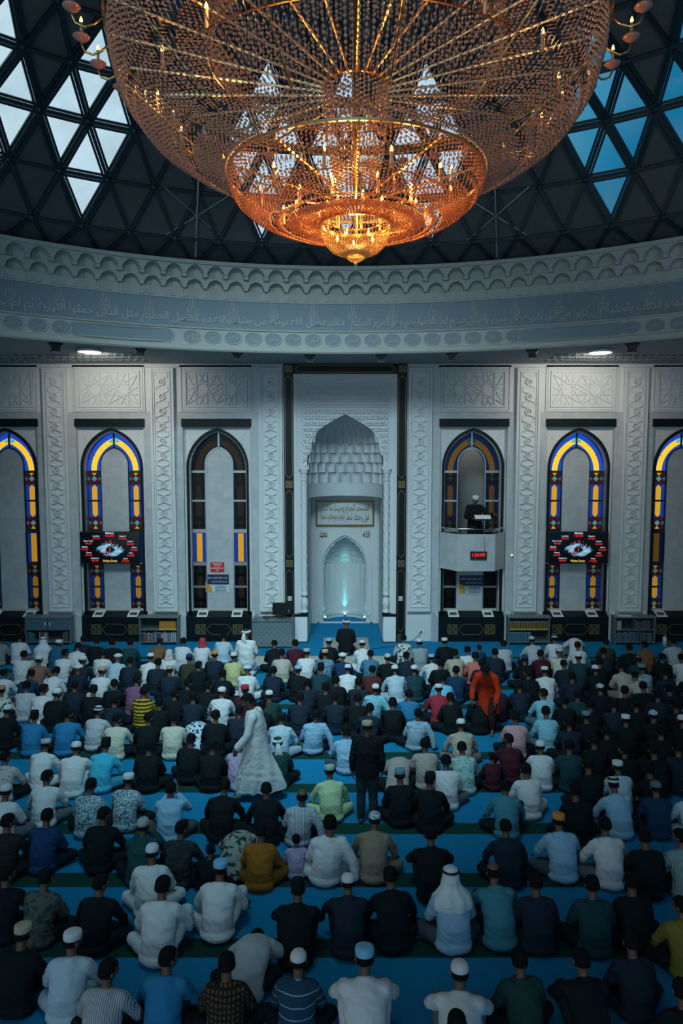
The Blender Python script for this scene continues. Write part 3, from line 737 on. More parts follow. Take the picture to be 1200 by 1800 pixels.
# soffit over the aisle, from the ring out to the walls
b = MB(); n = 120; vs = []
for i in range(n + 1):
    th = -R_(90) + R_(180) * i / n; x, y, _ = cyl(th, 13.30, 0)
    k = min((Y0 + .05 - DC[1]) / max(1e-3, math.cos(th)), 14.2 / max(1e-3, abs(math.sin(th)))); xo, yo, _ = cyl(th, max(13.31, k), 0)
    vs += [(x, y, ZT), (xo, yo, ZT)]
b.add(vs, [(2 * i, 2 * i + 1, 2 * i + 3, 2 * i + 2) for i in range(n)])
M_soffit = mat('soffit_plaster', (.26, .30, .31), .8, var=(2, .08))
o = struct(b.build('ceiling', M_soffit))
b = MB()                                              # carved lattice fields in the soffit
for sgn in (-1, 1):
    for k in range(26):
        x = sgn * (6.0 + k * .22)
        for yy in (19.9, 20.5, 21.1):
            if math.hypot(x, yy - DC[1]) > 13.75:
                b.add([(x + .12 * math.cos(w), yy + .22 * math.sin(w), ZT - .002) for w in (0, 1.57, 3.14, 4.71)] + [(x + .07 * math.cos(w), yy + .13 * math.sin(w), ZT - .03) for w in (0, 1.57, 3.14, 4.71)], [(0, 1, 5, 4), (1, 2, 6, 5), (2, 3, 7, 6), (3, 0, 4, 7)])
b.build('carved_lattice', M_soffit, o)
# the ring itself
b = MB(); n = 200
prof = [(13.62, ZT), (13.32, ZT - .08), (13.18, ZT - .08), (13.15, ZT - .04), (13.15, 8.90), (13.20, 8.92), (13.20, 9.31), (13.16, 9.33), (13.16, 9.36), (13.26, 9.38)]
vs = []
for i in range(n + 1):
    th = -TH + 2 * TH * i / n
    vs += [cyl(th, r, z) for r, z in prof]
m = len(prof); b.add(vs, [(i * m + j, i * m + j + 1, (i + 1) * m + j + 1, (i + 1) * m + j) for i in range(n) for j in range(m - 1)])
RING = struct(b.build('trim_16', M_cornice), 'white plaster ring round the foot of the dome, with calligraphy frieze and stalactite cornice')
b = MB(); vs = []
for i in range(n + 1):
    th = -TH + 2 * TH * i / n; vs += [cyl(th, 13.26, 9.38), cyl(th, 13.26, 10.16)]
b.add(vs, [(2 * i, 2 * i + 1, 2 * i + 3, 2 * i + 2) for i in range(n)]); b.build('frieze_field', M_frieze, RING)
# stalactite cornice: a carved height field, three tiers of little arches
TIERS = [(10.14, 10.36, 13.20, .07, .98), (10.36, 10.62, 13.12, .22, .74), (10.62, 10.93, 12.98, .24, .80)]
zr = [10.10, 10.135]
for z0, z1, *_ in TIERS: zr += list(np.linspace(z0 + .002, z1 - .002, 22))
zr += [10.935, 10.95, 11.02]
NC = int(2 * TH / PT); per = 20; na = NC * per
def cornice_r(t, z):                                   # t in -1..1 across the cell
    if z < 10.14: return 13.24
    for k, (z0, z1, r, d, w) in enumerate(TIERS):
        if z0 <= z <= z1:
            h = (z1 - z0); v = (z - z0) / h; a = abs(t)
            if k == 0: return r + d * (1 - v) * max(0, 1 - (a / w) ** 2) + (.02 if a > .95 else 0)
            top = .92 if k == 2 else .86
            prof = top * math.sqrt(max(0, 1 - (a / w) ** 2)) if a < w else 0
            lim = max(prof, .0)
            if a < w and v < lim: return r + d * min(1, .55 + .45 * (1 - a / w)) * (1 if v < lim - .08 else .8)
            return r + (.03 if (k == 2 and v < .25) else 0)
    return 12.93 if z < 10.96 else 12.90
b = MB(); vs = []
for i in range(na + 1):
    th = (-NC / 2 + i / per) * PT; t = 2 * ((i / per) % 1.0) - 1
    vs += [cyl(th, cornice_r(t, z), z) for z in zr]
m = len(zr); b.add(vs, [(i * m + j, i * m + j + 1, (i + 1) * m + j + 1, (i + 1) * m + j) for i in range(na) for j in range(m - 1)])
vs = []
for i in range(n + 1): th = -TH + 2 * TH * i / n; vs += [cyl(th, 12.90, 11.02), cyl(th, 13.9, 11.06)]
b.add(vs, [(2 * i, 2 * i + 1, 2 * i + 3, 2 * i + 2) for i in range(n)])
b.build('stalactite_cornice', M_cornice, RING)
# pendant ornaments, every second niche
def ring_bar(b, P, r, w):
    for p, q in zip(P[:-1], P[1:]): b.bar(cyl(p[0], r, p[1]), cyl(q[0], r, q[1]), w, w)
b = MB()
for k in range(-30, 31):
    t0 = (k * 2 + .35) * PT
    def A(x, z): return (t0 + x / 13.25, z)
    for x in (-.035, .035):
        ring_bar(b, [A(x, 10.12), A(x, 9.92)], 13.25, .016); ring_bar(b, [A(x, 9.62), A(x, 9.52)], 13.25, .014)
    ring_bar(b, [A(.12 * math.cos(w), 9.77 + .15 * math.sin(w)) for w in [math.pi / 4 * j + math.pi / 8 for j in range(9)]], 13.25, .018)
    ring_bar(b, [A(.065 * math.cos(w), 9.77 + .10 * math.sin(w)) for w in [math.pi / 3 * j for j in range(7)]], 13.25, .014)
    for w in range(4): ring_bar(b, [A(.11 * math.cos(w * math.pi / 2), 9.77 + .14 * math.sin(w * math.pi / 2)), A(0, 9.77)], 13.25, .014)
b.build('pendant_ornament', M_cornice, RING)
# the inscription, read from right to left round the ring
def ring_text(b, s, th0, z0, w_ang=None, h=None, r=13.25, depth=.014, anchor='c', bold=.0):
    vs, fs = text_data(s, .3, depth, res=1, bold=bold); 
    if not vs: return
    vs = fit(vs, w_ang * r, h, 0, 0)
    x0 = min(v[0] for v in vs); x1 = max(v[0] for v in vs)
    off = 0 if anchor == 'c' else (-x0 if anchor == 'l' else -x1)
    b.add([cyl(th0 + (v[0] + off) / r, r - v[2], z0 + v[1]) for v in vs], fs)
b = MB()
RIGHT = 'يتلوا عليهم اياته ويزكيهم ويعلمهم الكتاب والحكمة وان كانوا من قبل لفى ضلال مبين واخرين منهم لما يلحقوا بهم وهو العزيز الحكيم'
LEFT = 'ذلك فضل الله يؤتيه من يشاء والله ذو الفضل العظيم مثل الذين حملوا التورية ثم لم يحملوها كمثل الحمار'
ring_text(b, shape_arabic(RIGHT), R_(.6), 9.57, R_(46), .34, anchor='l', bold=.003)
ring_text(b, shape_arabic(LEFT), R_(-.2), 9.57, R_(46), .34, anchor='r', bold=.003)
b.build('inscription', M_cornice, RING)
# oval medallions with names, and long rounded fields between the groups
NAMES = 'الله الرحمن الرحيم الملك القدوس السلام المؤمن المهيمن العزيز الجبار المتكبر الخالق البارئ المصور الغفار القهار الوهاب الرزاق الفتاح العليم القابض الباسط الحكيم العدل اللطيف الخبير الحليم العظيم الغفور الشكور العلي الكبير الحفيظ المقيت'.split()
om = MB(); ot = MB(); ni = 0
def oval(t, hw, hh):
    o = [(t + hw * math.cos(w) / 13.2, 9.115 + hh * math.sin(w)) for w in [2 * math.pi * j / 24 for j in range(24)]]
    i = [(t + hw * .88 * math.cos(w) / 13.2, 9.115 + hh * .86 * math.sin(w)) for w in [2 * math.pi * j / 24 for j in range(24)]]
    vs = [cyl(a, 13.175, z) for a, z in o] + [cyl(a, 13.195, z) for a, z in i]
    om.add(vs, [(j, (j + 1) % 24, 24 + (j + 1) % 24, 24 + j) for j in range(24)], 0)
    om.add([cyl(a, 13.196, z) for a, z in i], [tuple(range(24))], 1)
cells = [j * PT + PT * .35 for j in range(-8, 9)] + [s * (R_(31.8) + j * PT) for s in (-1, 1) for j in range(0, 9)]
for t in cells:
    oval(t, .235, .165); ring_text(ot, shape_arabic(NAMES[ni % len(NAMES)]), t, 9.115, .29 / 13.2, .19, r=13.195, depth=.012); ni += 1
for s in (-1, 1):
    P = []; a0, a1 = R_(20.6), R_(30.4)
    o = [(a1, 9.115 + .165 * math.sin(w), math.cos(w)) for w in np.linspace(-math.pi / 2, math.pi / 2, 9)] + [(a0, 9.115 + .165 * math.sin(w), math.cos(w)) for w in np.linspace(math.pi / 2, 3 * math.pi / 2, 9)]
    mid = (a0 + a1) / 2
    def pt(k, sc): a, z, cw = k; a = a + cw * .165 / 13.2; return (s * (mid + (a - mid) * (1 - (1 - sc) * .08)), 9.115 + (z - 9.115) * sc)
    N2 = 18; top = []; 
    outer = [pt(k, 1.0) for k in o]; inner = [pt(k, .86) for k in o]
    om.add([cyl(a, 13.175, z) for a, z in outer] + [cyl(a, 13.195, z) for a, z in inner], [(j, (j + 1) % N2, N2 + (j + 1) % N2, N2 + j) for j in range(N2)], 0)
    seg = 24; vs = []
    for i in range(seg + 1):
        a = a0 - .165 / 13.2 + (a1 - a0 + .33 / 13.2) * i / seg; e = max(0, min(1, (min(i, seg - i) / seg) / .045)); hh = .14 * math.sqrt(1 - (1 - e) ** 2)
        vs += [cyl(s * a, 13.190, 9.115 - hh), cyl(s * a, 13.190, 9.115 + hh)]
    om.add(vs, [(2 * i, 2 * i + 1, 2 * i + 3, 2 * i + 2) for i in range(seg)], 1)
om.build('medallion', [M_cornice, M_frieze], RING); ot.build('medallion_lettering', M_cornice, RING)

# dome: triangulated steel lattice, dark panels, diamond-shaped skylights of eight panes
DR = [(13.45, 5.04), (12.55, 5.43), (12.08, 6.42), (11.44, 7.36), (10.60, 8.08), (9.60, 8.62), (8.40, 9.08), (7.0, 9.46), (5.4, 9.78), (3.6, 10.02), (1.8, 10.16), (.5, 10.2)]
SEG = 72; DA = 2 * math.pi / SEG
def node(r, k): R, h = DR[r]; th = (k + (0.5 if r % 2 == 0 else 0)) * DA; return Vector(cyl(th, R, 6 + h))
def tris(r):                                          # triangles between ring r and r+1 as (nodes, centre angle in cells, row)
    out = []
    for k in range(SEG):
        if r % 2 == 0:      # ring r staggered (+.5), ring r+1 aligned
            out.append((((r, k), (r, k + 1), (r + 1, k + 1)), k + 1.0, 'up')); out.append((((r + 1, k), (r + 1, k + 1), (r, k)), k + .5, 'down'))
        else:
            out.append((((r, k), (r, k + 1), (r + 1, k)), k + .5, 'up')); out.append((((r + 1, k), (r + 1, k + 1), (r, k + 1)), k + 1.0, 'down'))
    return out
CENT = [0, 2, -2, 6, 8, 10, -6, -8, -10, 14, 16, 18, -14, -16, -18]     # diamond axes, in cells of five degrees
wins = {c: [] for c in CENT}; dark = MB()
def owner(r, ca, kind):
    for c in CENT:
        d = ((ca - c + 36) % 72) - 36
        if r == 1 and kind == 'down' and abs(d) < .1: return c
        if r == 2 and (abs(d) < .1 or abs(abs(d) - .5) < .1): return c
        if r == 3 and (abs(d) < .1 or abs(abs(d) - .5) < .1): return c
        if r == 4 and kind == 'up' and abs(d) < .1: return c
    return None
for r in range(len(DR) - 1):
    for nd, ca, kind in tris(r):
        P = [node(a, k) for a, k in nd]
        c = owner(r, ca, kind)
        if c is None: dark.add([tuple(p) for p in P], [(0, 1, 2)])
        else: wins[c].append(P)
DOME = struct(dark.build('ceiling_dome', M_dome), 'dark triangulated dome')
lat_ = MB(); wide = MB()
for r in range(0, 8):
    for k in range(SEG):
        th = ((k + .25) * DA + math.pi) % (2 * math.pi) - math.pi
        if abs(th) > R_(80): continue
        es = [(node(r, k), node(r, k + 1))]
        es += [(node(r, k), node(r + 1, k)), (node(r, k), node(r + 1, k + 1))] if r % 2 == 0 else [(node(r, k), node(r + 1, k)), (node(r, k + 1), node(r + 1, k))]
        for p, q in es:
            cp = Vector((0, 6.06, 6.0)); off = ((cp - (p + q) / 2).normalized()) * .07
            lat_.bar(p + off, q + off, .07, .10, up=(cp - (p + q) / 2).normalized())
        p = node(r, k); off = (Vector((0, 6.06, 6.0)) - p).normalized() * .10; lat_.ball(tuple(p + off), .085, 6, 4)
lat_.build('dome_lattice', M_darkmetal, DOME)
for n_, (c, T) in enumerate(wins.items()):
    if not T: continue
    ctr = sum((p for t in T for p in t), Vector()) / (3 * len(T))
    b = MB()
    for P in T: b.add([tuple(p) for p in P], [(0, 1, 2)])
    o = struct(b.build('window_%d' % (n_ + 7), M_pane), 'diamond shaped skylight of triangular panes in the dome')
    f = MB(); seen = set()
    for P in T:
        for i in range(3):
            p, q = P[i], P[(i + 1) % 3]; key = tuple(sorted((tuple(round(x, 3) for x in p), tuple(round(x, 3) for x in q))))
            if key in seen: continue
            seen.add(key); up = (Vector((0, 6.06, 6.0)) - (p + q) / 2).normalized(); sd = (q - p).normalized().cross(up) * .075
            for s in (-1, 1): f.bar(p + up * .05 + sd * s, q + up * .05 + sd * s, .05, .09, up=up)
    f.build('glazing_frame', M_darkmetal, o)
# braced masts leaning along the foot of the dome
for s in (-1, 1):
    th = R_(17.6) * s
    T = empty('bracing_mast', cyl(th, 12.70, 11.03)); T.rotation_euler = (0, 0, -th); tag(T, 'thin grey steel mast with cross stays on the ring, %s of the chandelier' % ('left' if s < 0 else 'right'), 'steel mast', 'bracing masts under the dome')
    b = MB(); b.tube([(0, 0, 0), (0, -.50, .86), (0, -1.0, 1.70)], .026, 8); b.build('mast', M_steel, T); b = MB(); b.ball((0, -.50, .86), .06, 8, 5); b.build('hub', M_steel, T)
    for dx, dz in ((-.80, .50), (.80, .50), (-.80, -.48), (.80, -.48)):
        b = MB(); b.tube([(0, -.50, .86), (dx, -.50 - dz * .62, .86 + dz)], .014, 6); b.build('stay', M_steel, T)

# loudspeakers under the rim, ceiling lamps in the soffit
sp_x = [(-7.26, 17.62), (-5.40, 18.48), (-2.99, 19.31), (-1.0, 19.62), (.98, 19.62), (2.92, 19.4), (4.97, 18.80), (7.19, 17.75)]
for i, (x, y) in enumerate(sp_x):
    ordn = ['first', 'second', 'third', 'fourth', 'fifth', 'sixth', 'seventh', 'eighth'][i]
    o = empty('loudspeaker', (x, y, 8.84)); o.rotation_euler = (0, 0, -math.atan2(x, y - 6.06))
    tag(o, 'small black loudspeaker under the white ring, %s from the left' % ordn, 'loudspeaker', 'loudspeakers under the dome ring')
    b = MB(); P = [(-.16, 0), (.16, 0), (.16, -.07), (.09, -.15), (.09, -.27), (-.09, -.27), (-.09, -.15), (-.16, -.07)]; b.prism(P, -.12, .12); b.build('cabinet', M_blackplastic, o)
    b = MB(); b.prism([(-.07, -.255), (.07, -.255), (.07, -.16), (-.07, -.16)], -.125, -.12); b.build('speaker_grille', M_darkinner, o)
M_lampglow = mat('lamp_diffuser', (.9, .9, .88), .5, emit=(1, .95, .88), estr=5.0)
for s, y in ((-1, 18.98), (1, 19.12)):
    x = 6.9 * s
    o = empty('ceiling_downlight', (x, y, ZT - .02)); tag(o, 'bright round white downlight in the soffit to the %s of the chandelier' % ('left' if s < 0 else 'right'), 'lamp', 'downlights in the soffit')
    b = MB(); b.lathe([(.30, .02), (.34, .0), (.34, -.05), (.30, -.06), (.30, 0)], n=28); b.build('lamp_ring', M_white, o)
    b = MB(); b.lathe([(0, -.045), (.30, -.045)], n=28); b.build('diffuser', M_lampglow, o)
    spot_light('downlight_beam', (x, y + .1, ZT - .12), (x * 1.02, 22.05, 7.4), 400, (1.0, .93, .82), 120, .9, .25)

# ------------------------------------------------------------------ chandelier
CH = empty('chandelier', (DC[0], DC[1], 0)); tag(CH, 'huge tiered crystal chandelier of brass arms and amber beads hanging under the dome', 'chandelier')
Zc = lambda h: 6.0 + h
OCT = [(1, 0, 0), (0, 1, 0), (-1, 0, 0), (0, -1, 0), (0, 0, 1), (0, 0, -1)]
OF = [(0, 1, 4), (1, 2, 4), (2, 3, 4), (3, 0, 4), (1, 0, 5), (2, 1, 5), (3, 2, 5), (0, 3, 5)]
OV = np.array(OCT, float)
def bead_mesh(items, name, m, parent):                # items: (point, tangent, radius, half length)
    n = len(items); P = np.array([i[0] for i in items]); T = np.array([i[1] for i in items]); T /= np.maximum(1e-9, np.linalg.norm(T, axis=1))[:, None]
    r = np.array([i[2] for i in items]); h = np.array([i[3] for i in items])
    ref = np.where(np.abs(T[:, 2:3]) < .9, np.array([[0, 0, 1.0]]), np.array([[1.0, 0, 0]])); A = np.cross(T, ref); A /= np.linalg.norm(A, axis=1)[:, None]; B = np.cross(T, A)
    V = P[:, None] + A[:, None] * (OV[None, :, 0:1] * r[:, None, None]) + B[:, None] * (OV[None, :, 1:2] * r[:, None, None]) + T[:, None] * (OV[None, :, 2:3] * h[:, None, None])
    F = (np.array(OF)[None] + (np.arange(n) * 6)[:, None, None]).reshape(-1, 3)
    me = bpy.data.meshes.new(name); V = V.reshape(-1, 3)
    me.vertices.add(len(V)); me.vertices.foreach_set('co', V.ravel()); me.loops.add(F.size); me.loops.foreach_set('vertex_index', F.ravel().astype(np.int32))
    me.polygons.add(len(F)); me.polygons.foreach_set('loop_start', np.arange(0, F.size, 3, dtype=np.int32)); me.polygons.foreach_set('loop_total', np.full(len(F), 3, dtype=np.int32))
    me.polygons.foreach_set('use_smooth', np.ones(len(F), dtype=bool)); me.update(); me.validate(); me.materials.append(m)
    return tag(link(name, me, parent), kind='stuff')
def spline(P, n):                                     # even resample of a profile
    P = np.array(P, float); t = np.concatenate([[0], np.cumsum(np.linalg.norm(np.diff(P, axis=0), axis=1))]); 
    d = np.linspace(0, t[-1], 40 * len(P)); 
    Q = np.stack([np.interp(d, t, P[:, 0]), np.interp(d, t, P[:, 1])], 1)
    k = 25; ker = np.ones(k) / k; S = np.stack([np.convolve(np.pad(Q[:, i], k // 2, 'edge'), ker, 'valid') for i in range(2)], 1); S[0] = P[0]; S[-1] = P[-1]
    t2 = np.concatenate([[0], np.cumsum(np.linalg.norm(np.diff(S, axis=0), axis=1))]); u = np.linspace(0, t2[-1], n)
    return np.stack([np.interp(u, t2, S[:, 0]), np.interp(u, t2, S[:, 1])], 1), t2[-1]
rnd = random.Random(3)
def curtain(name, prof, strings, pitch, rad, m, bar_rows=(), twist=0.0, parent=None, thin=0):
    _, L = spline(prof, 10); n = max(4, int(L / pitch)); S, _ = spline(prof, n); items = []
    for k in range(strings):
        w0 = 2 * math.pi * k / strings
        for i in range(n):
            o_ = (k % 2) * .5 + ((k * 7919) % 13) / 40; j_ = min(i + 1, n - 1); r, z = S[i] * (1 - o_) + S[j_] * o_; d = S[min(i + 1, n - 1)] - S[max(i - 1, 0)]; w = w0 + twist * i / n
            if thin and k % 2 and r < thin: continue
            f = i / n; lng = any(a <= f < b_ for a, b_ in bar_rows)
            if lng and i % 3: continue
            jit = rnd.uniform(.85, 1.12)
            T = (d[0] * math.cos(w), d[0] * math.sin(w), d[1])
            items.append(((r * math.cos(w), r * math.sin(w), Zc(z)), T, rad * jit * (.62 if lng else 1), pitch * (1.42 if lng else .50)))
    return bead_mesh(items, name, m, parent or CH)
def ring_part(name, r, h, rr, m, hh=None):
    b = MB(); hh = hh or rr; n = 96
    b.lathe([(r - rr, Zc(h) - hh), (r + rr, Zc(h) - hh), (r + rr, Zc(h) + hh), (r - rr, Zc(h) + hh), (r - rr, Zc(h) - hh)], n=n); return b.build(name, m, CH)
# three tiers of bead nets
curtain('outer_bead_net', [(1.96, 3.36), (1.97, 3.15), (1.90, 2.88), (1.74, 2.66), (1.48, 2.49), (1.25, 2.40), (1.09, 2.34)], 235, .036, .0135, M_cry_top, ((.02, .12), (.36, .48), (.70, .80)))
curtain('drum_bead_net', [(1.22, 4.6), (1.22, 4.1), (1.20, 3.6), (1.19, 3.25)], 165, .042, .016, M_cry_top, ((.2, .35), (.6, .72)))
curtain('upper_bead_net', [(1.96, 3.36), (1.7, 3.30), (1.42, 3.30), (1.20, 3.32)], 200, .04, .0125, M_cry_top, ((.3, .6),))
curtain('middle_bead_net', [(1.06, 2.30), (1.055, 2.22), (1.00, 2.12), (.88, 2.03), (.72, 1.965), (.52, 1.945), (.31, 1.955)], 176, .026, .0118, M_cry_mid, ((.12, .24), (.52, .66)), thin=.46)
curtain('hub_bead_net', [(.16, 2.32), (.25, 2.62), (.27, 2.95), (.24, 3.08)], 48, .034, .0125, M_cry_top, ((.3, .6),))
curtain('bowl_bead_net', [(.295, 1.94), (.29, 1.87), (.26, 1.79), (.20, 1.73), (.12, 1.70), (.075, 1.69)], 66, .019, .0098, M_cry_low, ((.2, .42),))
curtain('finial_bead_net', [(.095, 1.715), (.09, 1.69), (.07, 1.665), (.045, 1.645), (.02, 1.635)], 28, .013, .006, M_cry_low)
b = MB(); b.ball((0, 0, Zc(1.60)), (.018, .018, .026), 10, 7); b.build('crystal_drop', M_bottle, CH, True)
# brass rings
ring_part('rim_ring', 1.99, 3.37, .012, M_brass, .035); ring_part('basket_ring', 1.07, 2.31, .009, M_paleb, .010); ring_part('bowl_ring', .30, 1.945, .012, M_brass, .014)
ring_part('drum_ring', 1.22, 3.24, .005, M_brass, .005); ring_part('hub_ring', .27, 3.06, .012, M_brass, .012); ring_part('finial_ring', .10, 1.715, .008, M_brass, .01)
b = MB(); b.tube([(0, 0, Zc(1.95)), (0, 0, Zc(2.4)), (0, 0, Zc(3.1)), (0, 0, Zc(10.1))], [.015, .03, .035, .03], 10); b.build('stem', M_brass, CH)
# radial arms of twisted brass, upper wheel and middle wheel
def twisted(P, Q, rad, turns, n, m, name):
    P = Vector(P); Q = Vector(Q); pts = [P.lerp(Q, i / n) for i in range(n + 1)]
    b = MB(); b.tube(pts, [rad * (1.15 if i % 2 else .72) for i in range(n + 1)], 6); return b.build(name, m, CH)
for k in range(26):
    w = 2 * math.pi * (k + .5) / 26; twisted((.27 * math.cos(w), .27 * math.sin(w), Zc(3.04)), (1.96 * math.cos(w), 1.96 * math.sin(w), Zc(3.34)), .011, 20, 60, M_paleb, 'arm')
for k in range(10):
    w = 2 * math.pi * k / 10 + math.pi / 2; twisted((.10 * math.cos(w), .10 * math.sin(w), Zc(2.12)), (1.05 * math.cos(w), 1.05 * math.sin(w), Zc(2.30)), .011, 14, 40, M_brass, 'basket_arm')
for k in range(12):
    w = 2 * math.pi * (k + .3) / 12; twisted((1.25 * math.cos(w), 1.25 * math.sin(w), Zc(2.44)), (1.90 * math.cos(w), 1.90 * math.sin(w), Zc(2.98)), .010, 10, 24, M_brass, 'basket_arm')
# candle lamps: brass cup, candle tube, flame bulb
M_candle = mat('candle_tube', (.55, .36, .22), .5)
M_bulb = mat('warm_bulb', (1, .7, .4), .3, emit=(1.0, .44, .10), estr=5.0)
M_cup = mat('rose_glass_cup', (.38, .17, .13), .15, spec=.9)
def cup_mesh():
    b = MB(); b.lathe([(.008, -.03), (.03, -.018), (.062, .006), (.068, .018), (.060, .016), (.02, .0), (.0, .0)], n=14); return b.mesh('lamp_cup')
def candle_mesh():
    b = MB(); b.lathe([(.014, 0), (.0135, .12), (.010, .123)], n=8); return b.mesh('candle')
def bulb_mesh(s=1.0):
    b = MB(); b.lathe([(0, .118), (.009 * s, .122), (.0135 * s, .136), (.010 * s, .152), (.004 * s, .165), (0, .172)], n=8); return b.mesh('bulb')
ME_CUP, ME_CAN, ME_BULB = cup_mesh(), candle_mesh(), bulb_mesh()
for me, m in ((ME_CUP, M_cup), (ME_CAN, M_candle), (ME_BULB, M_bulb)):
    me.materials.append(m); me.polygons.foreach_set('use_smooth', [True] * len(me.polygons))
def lamp(parent, x, y, z, cup=True):
    if cup: link('lamp_cup', ME_CUP, parent, (x, y, z))
    link('candle', ME_CAN, parent, (x, y, z)); link('bulb', ME_BULB, parent, (x, y, z))
for k in range(36):
    w = 2 * math.pi * (k + .5) / 36; cw, sw = math.cos(w), math.sin(w); b = MB()
    P = [(1.99, 3.31), (2.06, 3.245), (2.13, 3.215), (2.19, 3.235), (2.215, 3.29), (2.215, 3.33)]
    b.tube([(r * cw, r * sw, Zc(h)) for r, h in P], .009, 6); o = b.build('candle_arm', M_brass, CH, True)
    lamp(o, 2.215 * cw, 2.215 * sw, Zc(3.335))
def bulbs(n, r, h, off=0.0):
    for k in range(n):
        w = 2 * math.pi * (k + off) / n; lamp(CH, r * math.cos(w), r * math.sin(w), Zc(h), False)
# inner lamps hang on the wheels: fewer than a hundred of each part in all
for (n, r, h, off) in ((16, 1.62, 2.78, .3), (9, .52, 2.02, .2), (7, .24, 1.98, .5), (10, .80, 2.10, .0)):
    q = .0045; b = MB(); b.lathe([(r - q, Zc(h) - q), (r + q, Zc(h) - q), (r + q, Zc(h) + q), (r - q, Zc(h) + q), (r - q, Zc(h) - q)], n=64); b.build('lamp_ring', M_brass, CH); bulbs(n, r, h, off)
for k in range(5):
    w = 2 * math.pi * k / 5 + .4; link('bulb', ME_BULB, CH, (.16 * math.cos(w), .16 * math.sin(w), Zc(1.70)))
WARM = (1.0, .40, .09)
point_light('bowl_glow', (0, 6.06, Zc(1.84)), 26, (1.0, .46, .10), .06)
for k in range(6):
    w = 2 * math.pi * k / 6 + .3; point_light('basket_glow', (.55 * math.cos(w), 6.06 + .55 * math.sin(w), Zc(2.14)), 13, WARM, .05)
for k in range(8):
    w = 2 * math.pi * k / 8 + .2; point_light('wheel_glow', (1.60 * math.cos(w), 6.06 + 1.60 * math.sin(w), Zc(2.94)), 5.0, WARM, .05)
point_light('hub_glow', (0, 6.06 + .35, Zc(2.78)), 12, WARM, .05)
# ------------------------------------------------------------------ world clock screens
M_screen = mat('screen_black', (.002, .004, .005), .15)
M_led = mat('red_led', (.3, 0, 0), .4, emit=(1.0, .02, .015), estr=.85)
M_sw = mat('screen_white', (.3, .3, .35), .4, emit=(.42, .48, .62), estr=1.0)
M_sg = mat('screen_gold', (.4, .25, .05), .4, emit=(.75, .50, .14), estr=.9)
M_sb = mat('screen_blue', (.02, .1, .2), .4, emit=(.10, .42, .62), estr=.85)
M_sp = mat('screen_pale', (.2, .3, .3), .4, emit=(.50, .72, .80), estr=.9)
CITY = [('Makkah', '12:33', 0, .42, 1.25), ('London', '09:33', -.43, .33, 1), ('New York', '04:33', -.68, .17, 1), ('Manila', '17:33', -.80, -.02, 1), ('Hanoi', '16:33', -.68, -.20, 1), ('Canberra', '20:33', -.49, -.38, 1),
        ('Singapore', '17:33', .41, .32, 1), ('Bangkok', '16:33', .65, .15, 1), ('Jakarta', '16:33', .77, -.04, 1), ('Tokyo', '18:33', .66, -.22, 1), ('Beijing', '17:33', .48, -.40, 1)]
def screen(cx, lab):
    S = empty('wall_screen', (cx, Y0 - .12, 3.065)); tag(S, lab, 'screen', 'world clock screens')
    b = MB(); b.box(-.955, .955, 0, .09, -.51, .51); b.build('casing', M_blackplastic, S)
    b = MB(); b.box(-.93, .93, -.006, 0, -.485, .485); b.build('display', M_screen, S)
    for s in (-1, 1):
        b = MB(); b.box(s * .95 - .05, s * .95 + .05, .03, .16, -.53, -.50); b.build('bracket', M_steel, S)
    def letters(nm, txt, m, w, h, x, z, d=.009):
        vs, fs = text_data(txt, .2, .001, bold=.005); vs = fit(vs, w, h, x, z); q = MB(); q.add([(v[0], -d - v[2], v[1]) for v in vs], fs); q.build(nm, m, S)
    for nm, tm, x, z, k in CITY:
        letters('city_name', nm, M_sw, None, .052 * k, x, z + .045); letters('city_time', tm, M_led, .22 * k, .058 * k, x, z - .035)
    for w, rn in zip(range(12), ('XII', 'XI', 'X', 'IX', 'VIII', 'VII', 'VI', 'V', 'IV', 'III', 'II', 'I')):
        a = math.pi / 2 + w * math.pi / 6; letters('numeral', rn, M_led, None, .050, .01 + .27 * math.cos(a), -.03 + .24 * math.sin(a), .012)
    t = MB(); t.bar((-.01, -.013, -.12), (.01, -.013, .03), .022, .002); t.build('clock_hand', M_led, S)
    t = MB(); t.bar((.0, -.013, -.02), (.02, -.013, -.10), .018, .002); t.build('clock_hand', M_led, S)
    f = MB(); r = random.Random(5)
    for k in range(64):
        a = 2 * math.pi * k / 64 + r.uniform(-.05, .05); r1 = r.uniform(.10, .16); r2 = r.uniform(.28, .42); tw = .5
        P = []
        for i in range(6):
            q = i / 5; rr = r1 + (r2 - r1) * q; w = a + tw * q * q; P.append((rr * math.cos(w) * 1.12, rr * math.sin(w) * .62 - .06, .012 * math.sin(math.pi * (q * .9 + .08))))
        vs = [];
        for i, (x, z, h) in enumerate(P): vs += [(x, -.009, z - h), (x, -.009, z + h)]
        f.add(vs, [(2 * i, 2 * i + 1, 2 * i + 3, 2 * i + 2) for i in range(5)], k % 3 % 2)
    f.build('feather_emblem', [M_sb, M_sp], S)
    g = MB(); vs, fs = text_data('Waktu Dunia', .2, .001, bold=.004); vs = fit(vs, .46, .075, -.01, -.425); g.add([(v[0], -.009 - v[2], v[1]) for v in vs], fs); g.build('caption', M_sg, S)
screen(-7.485, 'black world clock screen with red times across the window left of the prayer niche')
screen(7.415, 'black world clock screen with red times across the window right of the balcony')

